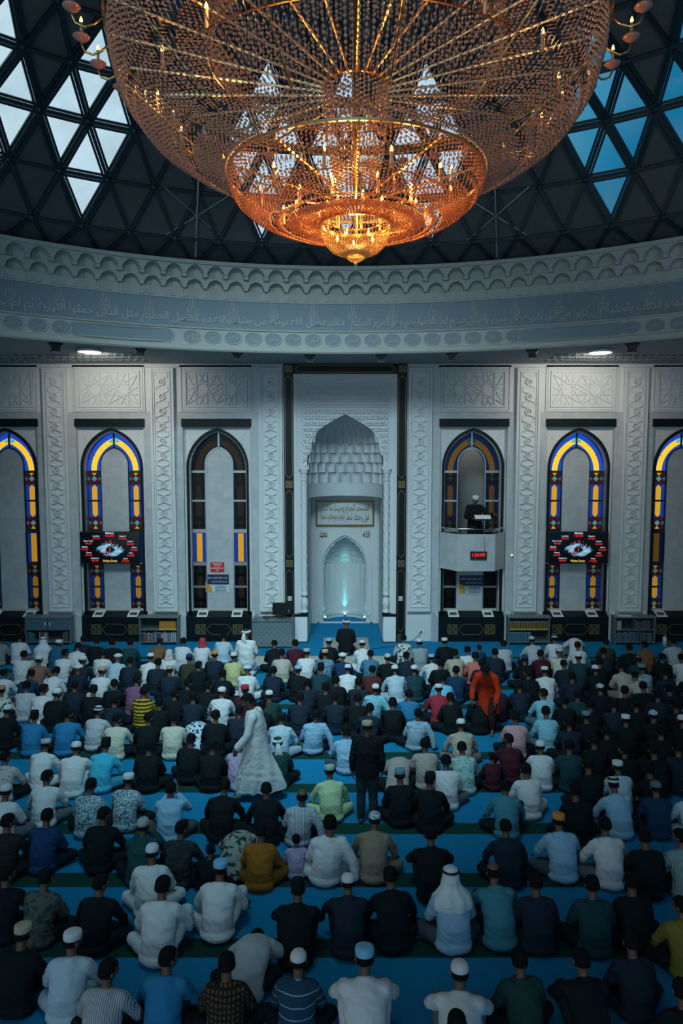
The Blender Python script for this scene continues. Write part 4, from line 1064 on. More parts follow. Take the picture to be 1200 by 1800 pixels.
# notices on the tiled panels
def notice(cx, z0, z1, w, y, lab, dim=False):
    S = empty('wall_notice', (cx, y, 0)); tag(S, lab, 'sign', 'phone notices')
    b = MB(); b.box(-w / 2, w / 2, -.012, 0, z0, z1); b.build('board', M_signwhite, S)
    h = z1 - z0; zm = z0 + h * .42; b = MB()
    P = [(-w / 2, z1), (-w / 2, z0 + h * .66)] + [(-w / 2 + w * .26 * (1 - math.cos(t)), zm + h * .24 * (1 - math.sin(t))) for t in np.linspace(0, math.pi / 2, 8)] + [(w / 2, zm), (w / 2, z1)]
    b.prism(P, -.016, -.012); b.build('navy_field', M_navy, S)
    b = MB(); P = [(-w / 2, z0)] + [(-w / 2 + w * .28 * math.sin(t), z0 + h * .54 * math.cos(t)) for t in np.linspace(0, math.pi / 2, 8)]; b.prism(P[::1], -.015, -.012); b.build('orange_corner', M_signorange, S)
    b = MB()
    wall_text(b, shape_arabic('الرجاء اغلاق الهاتف النقال'), 0, z0 + h * .80, -.017, w * .88, h * .13)
    wall_text(b, shape_arabic('وعدم ازعاج المصلين'), w * .10, z0 + h * .58, -.017, w * .66, h * .13); b.build('arabic_lettering', M_white, S)
    b = MB()
    for k, s in enumerate(('TOLONG MATIKAN', 'TELEFON BIMBIT ANDA', 'PLEASE SWITCH OFF', 'YOUR HANDPHONE')):
        wall_text(b, s, w * .14, z0 + h * (.34 - .085 * k - (.03 if k > 1 else 0)), -.013, w * (.44 if k % 2 == 0 else .50), h * .055, bold=.004)
    b.build('lettering', M_ink, S)
notice(-4.17, 1.55, 2.13, .76, YG - .03, 'navy and orange phone notice under the red sign, left of the prayer niche')
notice(4.10, 1.50, 2.10, .78, YG - .03, 'navy and orange phone notice under the marble balcony')
S = empty('wall_notice', (-4.16, YG - .03, 2.36)); tag(S, 'small red warning sign on the tiled panel left of the prayer niche', 'sign')
b = MB(); b.box(-.225, .225, -.012, 0, -.16, .16); b.build('board', M_red, S); b = MB()
for k, (s, w, h) in enumerate((('PERHATIAN', .29, .05), ('SILA JAGA', .20, .035), ('BARANGAN BERHARGA', .40, .035), ('ANDA', .10, .035))): wall_text(b, s, 0, .105 - .066 * k, -.013, w, h, bold=.004)
b.build('lettering', M_white, S)
for s, lab in ((-1, 'left'), (1, 'right')):
    S = empty('switch_plate', (s * 1.775, Y0 - .10, 1.42)); tag(S, 'small white switch plate on the black frame %s of the prayer niche' % lab, 'switch', 'switch plates by the prayer niche')
    b = MB(); b.box(-.065, .065, -.015, 0, -.065, .065); b.build('plate', M_white, S)
    for x in (-.03, .03): b = MB(); b.box(x - .018, x + .018, -.022, -.015, -.04, .04); b.build('rocker', M_greywall, S)

# ------------------------------------------------------------------ pulpit balcony
PC = 4.06
W = empty('balcony', (PC, Y0, 0)); tag(W, 'projecting marble pulpit balcony with a steel rail, right of the prayer niche', 'balcony')
plan = [(-1.04, Y0), (-.58, 21.36), (.58, 21.36), (1.04, Y0)]
def wat(nm, b, m): o = b.build(nm, m, W); o.location = (-PC, -Y0, 0); return o
b = MB()
inner = [(-.96, Y0), (-.53, 21.45), (.53, 21.45), (.96, Y0)]
zt = [3.60, 3.52, 3.52, 3.60]; z0 = 2.40
vs = [(PC + x, y, z0) for x, y in plan] + [(PC + x, y, 3.55) for x, y in plan] + [(PC + x, y, 3.55) for x, y in inner] + [(PC + x, y, 2.72) for x, y in inner]
fs = []
for i in range(3): fs += [(i, i + 1, 5 + i, 4 + i), (4 + i, 5 + i, 9 + i, 8 + i), (8 + i, 9 + i, 13 + i, 12 + i)]
b.add(vs, fs); b.add([(PC + x, y, z0) for x, y in plan], [(3, 2, 1, 0)]); wat('parapet', b, M_marble)
b = MB(); b.add([(PC + x, y, 2.74) for x, y in inner] + [(PC + .95, YG + 1.2, 2.74), (PC - .95, YG + 1.2, 2.74)], [(0, 1, 2, 3, 4, 5)]); wat('balcony_floor', b, M_greywall)
b = MB(); P = [(PC - .98, Y0 - .02, 3.70), (PC - .56, 21.41, 3.70), (PC + .56, 21.41, 3.70), (PC + .98, Y0 - .02, 3.70)]; b.tube(P, .026, 8); wat('rail', b, M_chrome)
for x, y in [(-.96, Y0 - .05), (-.56, 21.41), (.56, 21.41), (.96, Y0 - .05), (-.77, 21.72), (.77, 21.72)]:
    b = MB(); b.tube([(PC + x, y, 3.53), (PC + x, y, 3.70)], .014, 6); wat('rail_post', b, M_chrome)
# small room behind the pulpit
b = MB(); b.box(PC - 1.3, PC + 1.3, 24.0, 24.1, 2.6, 7.0); b.box(PC - 1.3, PC - 1.2, YG + .4, 24.0, 2.6, 7.0); b.box(PC + 1.2, PC + 1.3, YG + .4, 24.0, 2.6, 7.0); b.box(PC - 1.3, PC + 1.3, YG + .4, 24.1, 7.0, 7.1); b.box(PC - 1.3, PC + 1.3, YG + .4, 24.1, 2.6, 2.7)
struct(b.build('wall_pulpit_room', M_greywall))
point_light('pulpit_room_lamp', (PC + .2, 23.2, 6.6), 14, (.95, .95, .9), .15)
o = empty('wall_speaker', (PC - .60, 23.93, 5.55)); tag(o, 'small dark wall speaker in the room behind the balcony', 'loudspeaker'); b = MB(); b.box(-.10, .10, -.12, 0, -.22, .22); b.build('cabinet', M_blackplastic, o); b = MB(); b.box(-.08, .08, -.125, -.12, -.19, .10); b.build('speaker_grille', M_darkinner, o)
# digital clock on the parapet
S = empty('digital_clock', (PC + .06, 21.35, 2.90)); tag(S, 'black digital clock with red numerals on the balcony front', 'clock')
b = MB(); b.box(-.255, .255, -.05, 0, -.125, .125); b.build('casing', M_blackplastic, S)
b = MB(); wall_text(b, '1:26:05', .0, .025, -.052, .40, .11, bold=.006); wall_text(b, '12', -.09, -.075, -.052, .05, .03); b.build('numerals', M_led, S)
b = MB(); b.tube([(.20, -.012, .12), (.19, -.012, .35), (.17, -.012, .60)], .006, 5); b.build('cord', M_blackplastic, S)
o = empty('wall_lamp', (5.30, Y0 - .15, 2.83)); tag(o, 'tiny orange lamp on the wall beside the balcony', 'lamp'); b = MB(); b.box(-.03, .03, 0, .03, -.03, .03); b.build('base', M_white, o); b = MB(); b.ball((0, -.005, 0), .03, 8, 6); b.build('bulb', mat('orange_bulb', (1, .5, .2), .4, emit=(1, .45, .15), estr=2.2), o)
# reading stand and staff
S = empty('reading_stand', (4.30, 21.62, 2.74)); tag(S, 'black reading stand with a white sheet in front of the preacher', 'lectern')
b = MB(); b.lathe([(0, 0), (.16, 0), (.16, .03), (.03, .05), (.025, 1.18), (0, 1.18)], n=14); b.build('stand', M_blackplastic, S)
b = MB(); b.add([(-.26, -.10, 1.22), (.26, -.10, 1.22), (.26, .16, 1.36), (-.26, .16, 1.36), (-.26, -.10, 1.25), (.26, -.10, 1.25), (.26, .16, 1.39), (-.26, .16, 1.39)], [(0, 3, 2, 1), (4, 5, 6, 7), (0, 1, 5, 4), (1, 2, 6, 5), (2, 3, 7, 6), (3, 0, 4, 7)]); b.build('reading_board', M_blackplastic, S)
S = empty('paper_sheet', (4.28, 21.56, 4.02)); tag(S, 'white sheet of paper lying on the reading stand', 'paper'); b = MB(); b.add([(-.25, -.10, .0), (.25, -.10, .0), (.25, .08, .10), (-.25, .08, .10), (-.25, -.10, .012), (.25, -.10, .012), (.25, .08, .112), (-.25, .08, .112)], [(0, 3, 2, 1), (4, 5, 6, 7), (0, 1, 5, 4), (1, 2, 6, 5), (2, 3, 7, 6), (3, 0, 4, 7)]); b.build('sheet', M_white, S)
S = empty('walking_staff', (4.66, 21.80, 2.74)); tag(S, 'tall brown wooden staff held by the preacher', 'staff'); b = MB(); b.tube([(0, 0, 0), (.0, 0, 1.0), (-.01, 0, 1.98)], [.018, .016, .014], 8); b.build('shaft', mat('brown_wood', (.10, .035, .018), .4), S); b = MB(); b.ball((-.01, 0, 2.0), (.025, .025, .035), 8, 6); b.build('knob', mat('brown_wood'), S)

# ------------------------------------------------------------------ bookcases and their books
M_case = mat('grey_bookcase_metal', (.17, .21, .22), .45, .3)
M_caseglass = clear_glass('bookcase_glass', (.45, .65, .75), .35)
def bookcase(x0, x1, lab, doors=False):
    S = empty('bookcase', ((x0 + x1) / 2, 21.72, 0)); tag(S, lab, 'bookcase', 'low bookcases along the front wall'); w = (x1 - x0) / 2; d = .16; t = .03
    def P(nm, *a, m=M_case): b = MB(); b.box(*a); return b.build(nm, m, S)
    P('side_panel', -w, -w + t, -d, d, .04, .88); P('side_panel', w - t, w, -d, d, .04, .88); P('top', -w - .02, w + .02, -d - .03, d, .88, .92); P('shelf', -w + t, w - t, -d + .02, d, .47, .49); P('base', -w + t, w - t, -d, d, .08, .11); P('back_panel', -w + t, w - t, d - .02, d, .11, .88, m=M_darkinner)
    for x in (-w + .02, w - .05):
        for y in (-d, d - .03): P('leg', x, x + .03, y, y + .03, 0, .08)
    if doors:
        for s in (-1, 1):
            b = MB(); a, c = sorted((s * .01, s * (w - t))); b.box(a, c, -d - .012, -d, .49, .87); o = b.build('glass_door', M_caseglass, S)
            b = MB(); a = s * .07; b.box(a - .012, a + .012, -d - .03, -d - .012, .64, .74); b.build('handle', M_white, o)
    else:
        b = MB(); b.box(-.012, .012, -d, -d + .02, .11, .88)
    return S, w
BK = [(.16, .10, .05), (.30, .33, .34), (.03, .06, .12), (.12, .20, .26), (.22, .05, .04), (.08, .09, .09), (.36, .38, .36), (.05, .16, .22)]
ME_BOOK = {}
def book_parts(key, wd, h, col):
    b = MB(); b.box(0, wd, 0, .012 if False else .19, 0, h); b.box(.004, wd - .004, .005, .195, .004, h - .004, 1)
    return b
def book(x, y, z, wd, h, ci, lab, grp, rot=0.0):
    mkey = 'book_cloth_%d' % ci; m = mat(mkey, BK[ci], .6)
    key = (round(wd, 3), round(h, 2))
    if key not in ME_BOOK:
        b = MB(); dd = .17; t = .004
        b.box(0, t, 0, dd, 0, h); b.box(wd - t, wd, 0, dd, 0, h); b.box(0, wd, 0, t, 0, h)
        me = b.mesh('book'); me.materials.append(m)
        p = MB(); p.box(t, wd - t, t, dd - .005, .005, h - .005); mp = p.mesh('pages'); mp.materials.append(M_white)
        ME_BOOK[key] = (me, mp)
    me, mp = ME_BOOK[key]; o = link('book', me, None, (x, y, z)); o.rotation_euler = (0, rot, 0)
    o.material_slots[0].link = 'OBJECT'; o.material_slots[0].material = m
    link('pages', mp, o); tag(o, lab, 'book', grp); return o
r = random.Random(11)
CN = ['brown', 'pale grey', 'dark navy', 'teal grey', 'dark red', 'charcoal', 'off-white', 'deep teal']
def ordinal(n): return ['first', 'second', 'third', 'fourth', 'fifth', 'sixth', 'seventh', 'eighth', 'ninth', 'tenth', 'eleventh', 'twelfth', 'thirteenth', 'fourteenth', 'fifteenth', 'sixteenth', 'seventeenth', 'eighteenth', 'nineteenth', 'twentieth', 'twenty-first', 'twenty-second', 'twenty-third', 'twenty-fourth', 'twenty-fifth', 'twenty-sixth'][n]
def row(x0, x1, z, where, grp, cols, gap=0.0, dz=.0):
    x = x0; n = 0
    while n < 26:
        wd = round(r.choice((.035, .045, .055, .065)), 3); h = round(r.choice((.24, .27, .30)), 2)
        if x + wd > x1: break
        ci = r.choice(cols); book(x, 21.60, z, wd, h, ci, '%s book, %s from the left, %s' % (CN[ci], ordinal(n), where), grp); x += wd + .004 + (gap if r.random() < .25 else 0); n += 1
bookcase(-10.11, -8.68, 'glass-doored grey bookcase with few books, leftmost along the front wall', True)
row(-10.03, -9.85, .11, 'lower left of the glass-doored bookcase', 'books in the glass-doored bookcase', [0, 7]); row(-9.70, -9.45, .11, 'lower middle of the glass-doored bookcase', 'books in the glass-doored bookcase', [4, 1, 6]); row(-8.95, -8.74, .11, 'lower right end of the glass-doored bookcase', 'books in the glass-doored bookcase', [0, 5])
for k in range(4): row(-10.05 + k * .34, -9.85 + k * .34, .49, 'upper shelf, %s group, glass-doored bookcase' % ordinal(k), 'books in the glass-doored bookcase', [2, 7])
bookcase(-6.51, -5.28, 'grey bookcase with a gold box and a full row of books, left of the niche')
row(-6.46, -5.34, .11, 'bottom shelf of the bookcase with the gold box', 'books in the bookcase with the gold box', [1, 6, 3, 2, 4, 1])
S = empty('box', (-5.62, 21.66, .49)); tag(S, 'gold orange box on the upper shelf of a grey bookcase', 'box'); b = MB(); b.box(-.26, .26, -.10, .12, 0, .26); b.build('body', mat('gold_box', (.42, .18, .03), .45), S); b = MB(); b.box(-.27, .27, -.11, .13, .0, .04); b.build('lower_rim', mat('gold_box_rim', (.75, .45, .10), .4), S)
bookcase(5.15, 6.47, 'grey bookcase with orange and blue rows, just right of the balcony')
for k in range(14): book(5.20 + k * .088, 21.60, .49, .08, .24, 0, 'brown volume, %s in the upper row of the bookcase right of the balcony' % ordinal(k), 'brown volumes in the bookcase right of the balcony')
for k in range(12): book(5.20 + k * .058, 21.60, .11, .052, .28, 7, 'teal volume, %s in the lower row of the bookcase right of the balcony' % ordinal(k), 'teal volumes in the bookcase right of the balcony')
S = empty('book_support', (5.81, 21.585, .49)); tag(S, 'yellow shelf strip under the brown volumes', 'shelf strip'); b = MB(); b.box(-.61, .61, -.02, .0, 0, .035); b.build('strip', mat('yellow_strip', (.60, .36, .03), .5), S)
bookcase(8.51, 9.80, 'dark grey bookcase at the right end of the front wall')
row(8.56, 9.72, .11, 'bottom shelf of the rightmost bookcase', 'books in the rightmost bookcase', [7, 2, 7, 5]); row(8.60, 8.75, .49, 'upper left of the rightmost bookcase', 'books in the rightmost bookcase', [6]); row(9.1, 9.7, .49, 'upper shelf of the rightmost bookcase', 'books in the rightmost bookcase', [5, 2])
o = empty('paper_sheet', (8.85, 21.66, .922)); tag(o, 'white papers lying on top of the rightmost bookcase', 'paper'); b = MB(); b.box(-.22, .22, -.11, .08, 0, .012); b.build('sheets', M_white, o)
o = empty('flask', (10.05, 21.45, 0)); tag(o, 'white flask standing on the floor beside the rightmost bookcase', 'flask'); b = MB(); b.lathe([(0, 0), (.06, 0), (.06, .26), (.045, .30)], n=14); b.build('body', M_white, o, True); b = MB(); b.lathe([(.045, .30), (.045, .36), (0, .365)], n=14); b.build('lid', M_steel, o)

# ------------------------------------------------------------------ desk beside the niche
S = empty('glass_desk', (-2.27, 21.45, 0)); tag(S, 'glass fronted desk with a circle pattern, left of the prayer niche', 'desk')
b = MB(); b.box(-.62, .62, -.26, -.24, .06, .86); o = b.build('front_glass', M_frosted, S)
b = MB()
for k in range(7):
    for j in range(2):
        cx = -.52 + k * .172; cz = .16 + j * .17; pts = [(cx + .075 * math.cos(w), cz + .075 * math.sin(w)) for w in [2 * math.pi * q / 16 for q in range(16)]]; pi_ = [(cx + .063 * math.cos(w), cz + .063 * math.sin(w)) for w in [2 * math.pi * q / 16 for q in range(16)]]; b.band(pts, pi_, -.264, -.26, closed=True)
    for j in range(2):
        cx = -.50 + k * .168; cz = .50 + j * .20; pts = [(cx + .07 * math.cos(w), cz + .07 * math.sin(w)) for w in [2 * math.pi * q / 16 for q in range(16)]]; pi_ = [(cx + .064 * math.cos(w), cz + .064 * math.sin(w)) for w in [2 * math.pi * q / 16 for q in range(16)]]; b.band(pts, pi_, -.264, -.26, closed=True)
b.build('etched_circles', M_greywall, o)
b = MB(); b.box(-.64, -.61, -.26, .28, 0, .86); b.build('side_panel', M_case, S); b = MB(); b.box(.61, .64, -.26, .28, 0, .98); b.build('side_panel', M_frosted, S)
b = MB(); b.box(-.64, .64, -.30, .28, .86, .89); b.build('top', M_frosted, S); b = MB(); b.box(-.62, .62, -.25, .25, 0, .06); b.build('base', M_darkinner, S)
b = MB(); b.box(-.60, .60, .22, .25, .06, .86); b.build('back_panel', M_case, S)
S = empty('monitor', (-1.99, 21.55, .89)); tag(S, 'black monitor seen from behind on the glass desk', 'monitor'); b = MB(); b.box(-.30, .30, -.03, .03, .10, .48); b.build('panel', M_blackplastic, S); b = MB(); b.box(-.04, .04, -.02, .02, .0, .12); b.build('stand', M_blackplastic, S); b = MB(); b.box(-.14, .14, -.09, .09, 0, .012); b.build('foot', M_blackplastic, S)
b = MB(); b.box(.20, .225, -.034, -.03, .17, .27); b.build('sticker', M_steel, S)
S = empty('microphone', (-2.46, 21.42, .89)); tag(S, 'black microphone on a thin bent neck on the glass desk', 'microphone'); b = MB(); b.lathe([(0, 0), (.08, 0), (.07, .025), (0, .03)], n=14); b.build('base', M_blackplastic, S); b = MB(); b.tube([(0, 0, .02), (-.01, 0, .16), (.06, 0, .27), (.17, 0, .30)], .006, 6); b.build('neck', M_blackplastic, S); b = MB(); b.ball((.19, 0, .305), (.035, .02, .02), 8, 6); b.build('head', M_blackplastic, S)
S = empty('keyboard', (-2.38, 21.62, .89)); tag(S, 'black flat keyboard at the back of the glass desk', 'keyboard'); b = MB(); b.box(-.24, .24, -.07, .07, 0, .02); b.build('body', M_blackplastic, S)
S = empty('water_bottle', (-2.80, 21.40, .89)); tag(S, 'clear plastic water bottle on the left corner of the glass desk', 'bottle'); b = MB(); b.lathe([(0, 0), (.036, 0), (.036, .15), (.014, .20), (.014, .22)], n=12); b.build('body', M_bottle, S, True); b = MB(); b.lathe([(.016, .22), (.016, .245), (0, .245)], n=10); b.build('cap', mat('blue_cap', (.03, .12, .40), .4), S)
# socket with a trailing lead on the wall right of the niche
S = empty('wall_socket', (2.46, Y0 - .0, .32)); tag(S, 'white wall socket with a plugged lead, right of the prayer niche', 'socket'); b = MB(); b.box(-.08, .08, -.012, 0, -.05, .05); b.build('plate', M_white, S); b = MB(); b.box(-.03, .01, -.06, -.012, -.02, .03); b.build('plug', M_blackplastic, S)
S = empty('power_lead', (2.42, Y0 - .06, .32)); tag(S, 'black power lead looping from the wall socket to the carpet', 'cable'); b = MB(); b.tube([(0, 0, 0), (-.06, -.05, -.10), (-.22, -.15, -.22), (-.50, -.30, -.30), (-.9, -.6, -.31), (-1.6, -.9, -.31)], .010, 6); b.build('lead', M_blackplastic, S)

# rugs on the carpet
def rug_mat(name, c1, c2):
    m = bpy.data.materials.new(name); m.use_nodes = True; nt = m.node_tree; bs = nt.nodes['Principled BSDF']; tc = nt.nodes.new('ShaderNodeTexCoord'); v = nt.nodes.new('ShaderNodeTexVoronoi'); v.inputs['Scale'].default_value = 14; rp = nt.nodes.new('ShaderNodeValToRGB')
    rp.color_ramp.elements[0].color = (*c1, 1); rp.color_ramp.elements[1].color = (*c2, 1); rp.color_ramp.elements[0].position = .15; rp.color_ramp.elements[1].position = .55
    nt.links.new(tc.outputs['Object'], v.inputs['Vector']); nt.links.new(v.outputs['Distance'], rp.inputs['Fac']); nt.links.new(rp.outputs['Color'], bs.inputs['Base Color']); bs.inputs['Roughness'].default_value = .95; return m
b = MB(); b.box(-.70, .74, 20.95, 22.4, .004, .02); o = b.build('prayer_rug', rug_mat('patterned_rug', (.20, .18, .15), (.38, .36, .32))); tag(o, 'beige patterned prayer rug under the leader before the niche', 'rug')
b = MB(); b.box(-2.95, 1.75, 19.35, 20.30, .004, .02); o = b.build('floor_mat', rug_mat('pale_mat', (.34, .34, .31), (.44, .44, .40))); tag(o, 'long pale beige mat under the front row before the niche', 'mat')
# ------------------------------------------------------------------ people: one skin-smooth body per pose, clothes and headwear as its children
def remeshed(b, voxel, smooth, name, wrinkle=0.0, seed=0, folds=0.0):
    me = b.mesh('work'); o = bpy.data.objects.new('work', me); COL.objects.link(o)
    r = o.modifiers.new('r', 'REMESH'); r.mode = 'VOXEL'; r.voxel_size = voxel
    if smooth: s = o.modifiers.new('s', 'SMOOTH'); s.factor = .5; s.iterations = smooth
    out = bpy.data.meshes.new_from_object(o.evaluated_get(bpy.context.evaluated_depsgraph_get())); out.name = name
    bpy.data.objects.remove(o); bpy.data.meshes.remove(me)
    n = len(out.vertices); co = np.empty(n * 3, np.float32); out.vertices.foreach_get('co', co); co = co.reshape(-1, 3)
    if wrinkle:
        nr = np.empty(n * 3, np.float32); out.vertices.foreach_get('normal', nr); nr = nr.reshape(-1, 3); d = np.empty(n, np.float32)
        for i in range(n):
            x, y, z = co[i]; p = Vector((x * 4 + seed, y * 4, z * 7 + x * 3)); f = 1 - abs(noise.noise(p * 1.3)) * 2
            d[i] = wrinkle * (f * .8 + .4 * noise.noise(p * 3.1))
            if folds: a = math.atan2(x, y); d[i] += folds * max(0, 1.1 - z) * math.sin(7 * a + 2.5 * noise.noise(Vector((x * 2, y * 2, z * 1.5))) + z)
        co = co + nr * d[:, None]
    co[:, 2] = np.maximum(co[:, 2], .004); out.vertices.foreach_set('co', co.ravel()); out.update()
    out.polygons.foreach_set('use_smooth', [True] * len(out.polygons)); return out
V = Vector
def limb(b, pts, rad, n=12):                          # tapered limb with round ends
    pts = [V(p) for p in pts]; rad = list(rad)
    a = (pts[0] - pts[1]).normalized(); z = (pts[-1] - pts[-2]).normalized()
    P = [pts[0] + a * rad[0] * .9, pts[0] + a * rad[0] * .6] + pts + [pts[-1] + z * rad[-1] * .6, pts[-1] + z * rad[-1] * .9]
    Rr = [rad[0] * .35, rad[0] * .8] + rad + [rad[-1] * .8, rad[-1] * .35]
    b.tube(P, Rr, n)
def trunk(b, pts, rads, n=16, side=(1, 0, 0)):
    pts = [V(p) for p in pts]; d = (pts[-1] - pts[-2]).normalized(); e = (pts[0] - pts[1]).normalized()
    b.tube([pts[0] + e * .03] + pts + [pts[-1] + d * .012], [(rads[0][0] * .6, rads[0][1] * .6)] + rads + [(rads[-1][0] * .6, rads[-1][1] * .6)], n, side=side)
def head_frame(neck, c, yaw, pitch):                  # matrix from head space to body space
    return Matrix.Translation(V(c)) @ Matrix.Rotation(yaw, 4, 'Z') @ Matrix.Rotation(-pitch, 4, 'X') @ Matrix.Diagonal((1.04, 1.0, .90, 1))
def add_head(b, M):
    def q(vs): return [tuple(M @ V(v)) for v in vs]
    t = MB()
    rings = [(.121, .02, .02, -.008), (.112, .045, .055, -.008), (.085, .066, .084, -.006), (.045, .075, .097, -.004), (.0, .075, .098, .0), (-.035, .069, .090, .006), (-.065, .060, .074, .016), (-.092, .046, .052, .034), (-.112, .026, .026, .052)]
    t.tube([(0, y, z) for z, rx, ry, y in rings], [(rx, ry) for z, rx, ry, y in rings], 20, side=(1, 0, 0))
    t.tube([(0, .085, .012), (0, .105, -.018), (0, .114, -.036), (0, .096, -.045)], [.009, .012, .016, .010], 8)     # nose
    t.ball((0, .090, .028), (.048, .014, .010), 10, 6)                                                             # brow
    t.ball((0, .088, -.068), (.024, .013, .008), 8, 5); t.ball((0, .086, -.079), (.021, .012, .007), 8, 5)         # lips
    for s in (-1, 1):
        t.ball((s * .032, .084, .008), (.014, .012, .009), 8, 5)                                                   # eyes
        t.ball((s * .084, -.004, -.010), (.014, .021, .034), 8, 6)                                                 # ears
        t.ball((s * .043, .064, -.028), (.024, .026, .022), 8, 5)                                                  # cheeks
    b.add(q(t.v), t.f)
def add_hand(b, wrist, d, nrm, side, curl=.5, k=1.0):  # d: wrist to fingers, nrm: back of the hand, side: towards the thumb
    d = V(d).normalized(); nrm = V(nrm); nrm = (nrm - d * nrm.dot(d)).normalized(); s = d.cross(nrm).normalized()
    if s.dot(V(side)) < 0: s = -s
    w = V(wrist); limb(b, [w, w + d * .03], [.027, .030], 8)
    for o in (-.024, -.008, .008, .024): limb(b, [w + d * .025 + s * o * .8, w + d * .085 + s * o * 1.05], [.014, .0125], 8)
    for o, L in ((-.030, .058), (-.010, .074), (.010, .078), (.030, .070)):
        p = w + d * .085 + s * o; a = d; pts = [p]
        for j in range(3):
            an = curl * (.5 + .35 * j); a2 = (d * math.cos(an) - nrm * math.sin(an)); p = p + a2 * L * (.45, .32, .25)[j]; pts.append(p)
        limb(b, pts, [.0098, .009, .0084, .0074], 8)
    p = w + d * .030 + s * .028; limb(b, [p, p + (s * .8 + d * .7).normalized() * .035, p + (s * .5 + d * .9).normalized() * .068], [.0125, .011, .009], 8)
def add_foot(b, ankle, d, up=(0, 0, 1)):               # d: heel to toes
    a = V(ankle); d = V(d).normalized(); u = V(up); limb(b, [a - d * .045 - u * .025, a + d * .03 - u * .020, a + d * .11 - u * .032, a + d * .165 - u * .038], [.034, .038, .036, .026], 10)
    s = d.cross(u)
    for k, o in enumerate((-.034, -.018, -.002, .014, .030)): limb(b, [a + d * .16 + s * o - u * .042, a + d * (.205 - abs(o - .014) * .4) + s * o - u * .046], [.010, .009], 6)

def make_pose(nm, spine, head, hips, knees, ankles, shoulders, elbows, wrists, hdirs, feet, hem=.16, seat=True, robe=False, seed=0, hand_n=None, rw=1.0):
    """spine: pelvis, waist, chest, shoulders, neck base. Returns meshes and the head frame."""
    P = [V(p) for p in spine]; hc, yaw, pitch = head; M = head_frame(P[4], hc, yaw, pitch)
    b = MB()
    trunk(b, [P[0] - (P[1] - P[0]) * .45, P[0], P[1], P[2], P[3], P[4]], [(.145, .105), (.165, .12), (.140, .105), (.165, .12), (.165, .095), (.065, .06)])
    nk = M @ V((0, -.018, -.07)); limb(b, [P[4] - (nk - P[4]) * .4, P[4], nk], [.062, .056, .054], 12)
    add_head(b, M)
    for i in (0, 1):
        sd = (-1, 1)[i]
        limb(b, [hips[i], V(hips[i]).lerp(V(knees[i]), .5), knees[i]], [.088, .078, .056]); limb(b, [knees[i], V(knees[i]).lerp(V(ankles[i]), .35), ankles[i]], [.055, .055, .034])
        limb(b, [shoulders[i], V(shoulders[i]).lerp(V(elbows[i]), .5), elbows[i]], [.056, .048, .038]); limb(b, [elbows[i], V(elbows[i]).lerp(V(wrists[i]), .35), wrists[i]], [.038, .039, .026])
        add_hand(b, wrists[i], hdirs[i], (hand_n[i] if hand_n else (0, 0, 1)), (-sd, .6, .2), .55)
        add_foot(b, ankles[i], feet[i][0], feet[i][1])
    body = remeshed(b, .0085, 3, 'person')
    # shirt
    c = MB()
    lo = P[0] - (P[1] - P[0]) * .55
    rr = [(.205 * rw, .150), (.205 * rw, .155), (.190 * rw, .145), (.205, .150), (.195, .115), (.085, .078)]
    trunk(c, [lo, P[0], P[1], P[2], P[3], P[4]], rr, 20)
    if seat: c.ball((P[0].x, P[0].y - .01, .085), (.225, .185, .10), 16, 8)
    for i in (0, 1):
        limb(c, [P[3].lerp(V(shoulders[i]), .35) + V((0, 0, .0)), V(shoulders[i])], [.085, .078])
        limb(c, [shoulders[i], V(shoulders[i]).lerp(V(elbows[i]), .5), elbows[i]], [.078, .070, .060]); limb(c, [elbows[i], V(elbows[i]).lerp(V(wrists[i]), .4), V(elbows[i]).lerp(V(wrists[i]), .88)], [.060, .058, .046])
    if robe:
        for i in (0, 1): limb(c, [hips[i], V(hips[i]).lerp(V(knees[i]), .5), knees[i]], [.125, .115, .085])
    shirt = remeshed(c, .0125, 3, 'shirt', .012, seed)
    t = MB()
    for i in (0, 1):
        limb(t, [hips[i], V(hips[i]).lerp(V(knees[i]), .5), knees[i]], [.112, .100, .076]); limb(t, [knees[i], V(knees[i]).lerp(V(ankles[i]), .4), V(knees[i]).lerp(V(ankles[i]), .9)], [.076, .078, .058])
    t.ball(tuple(P[0] + V((0, 0, -.02))), (.18, .14, .11), 14, 8)
    trousers = remeshed(t, .014, 4, 'trousers', .009, seed + 3)
    return dict(body=body, shirt=shirt, trousers=trousers, head=M)

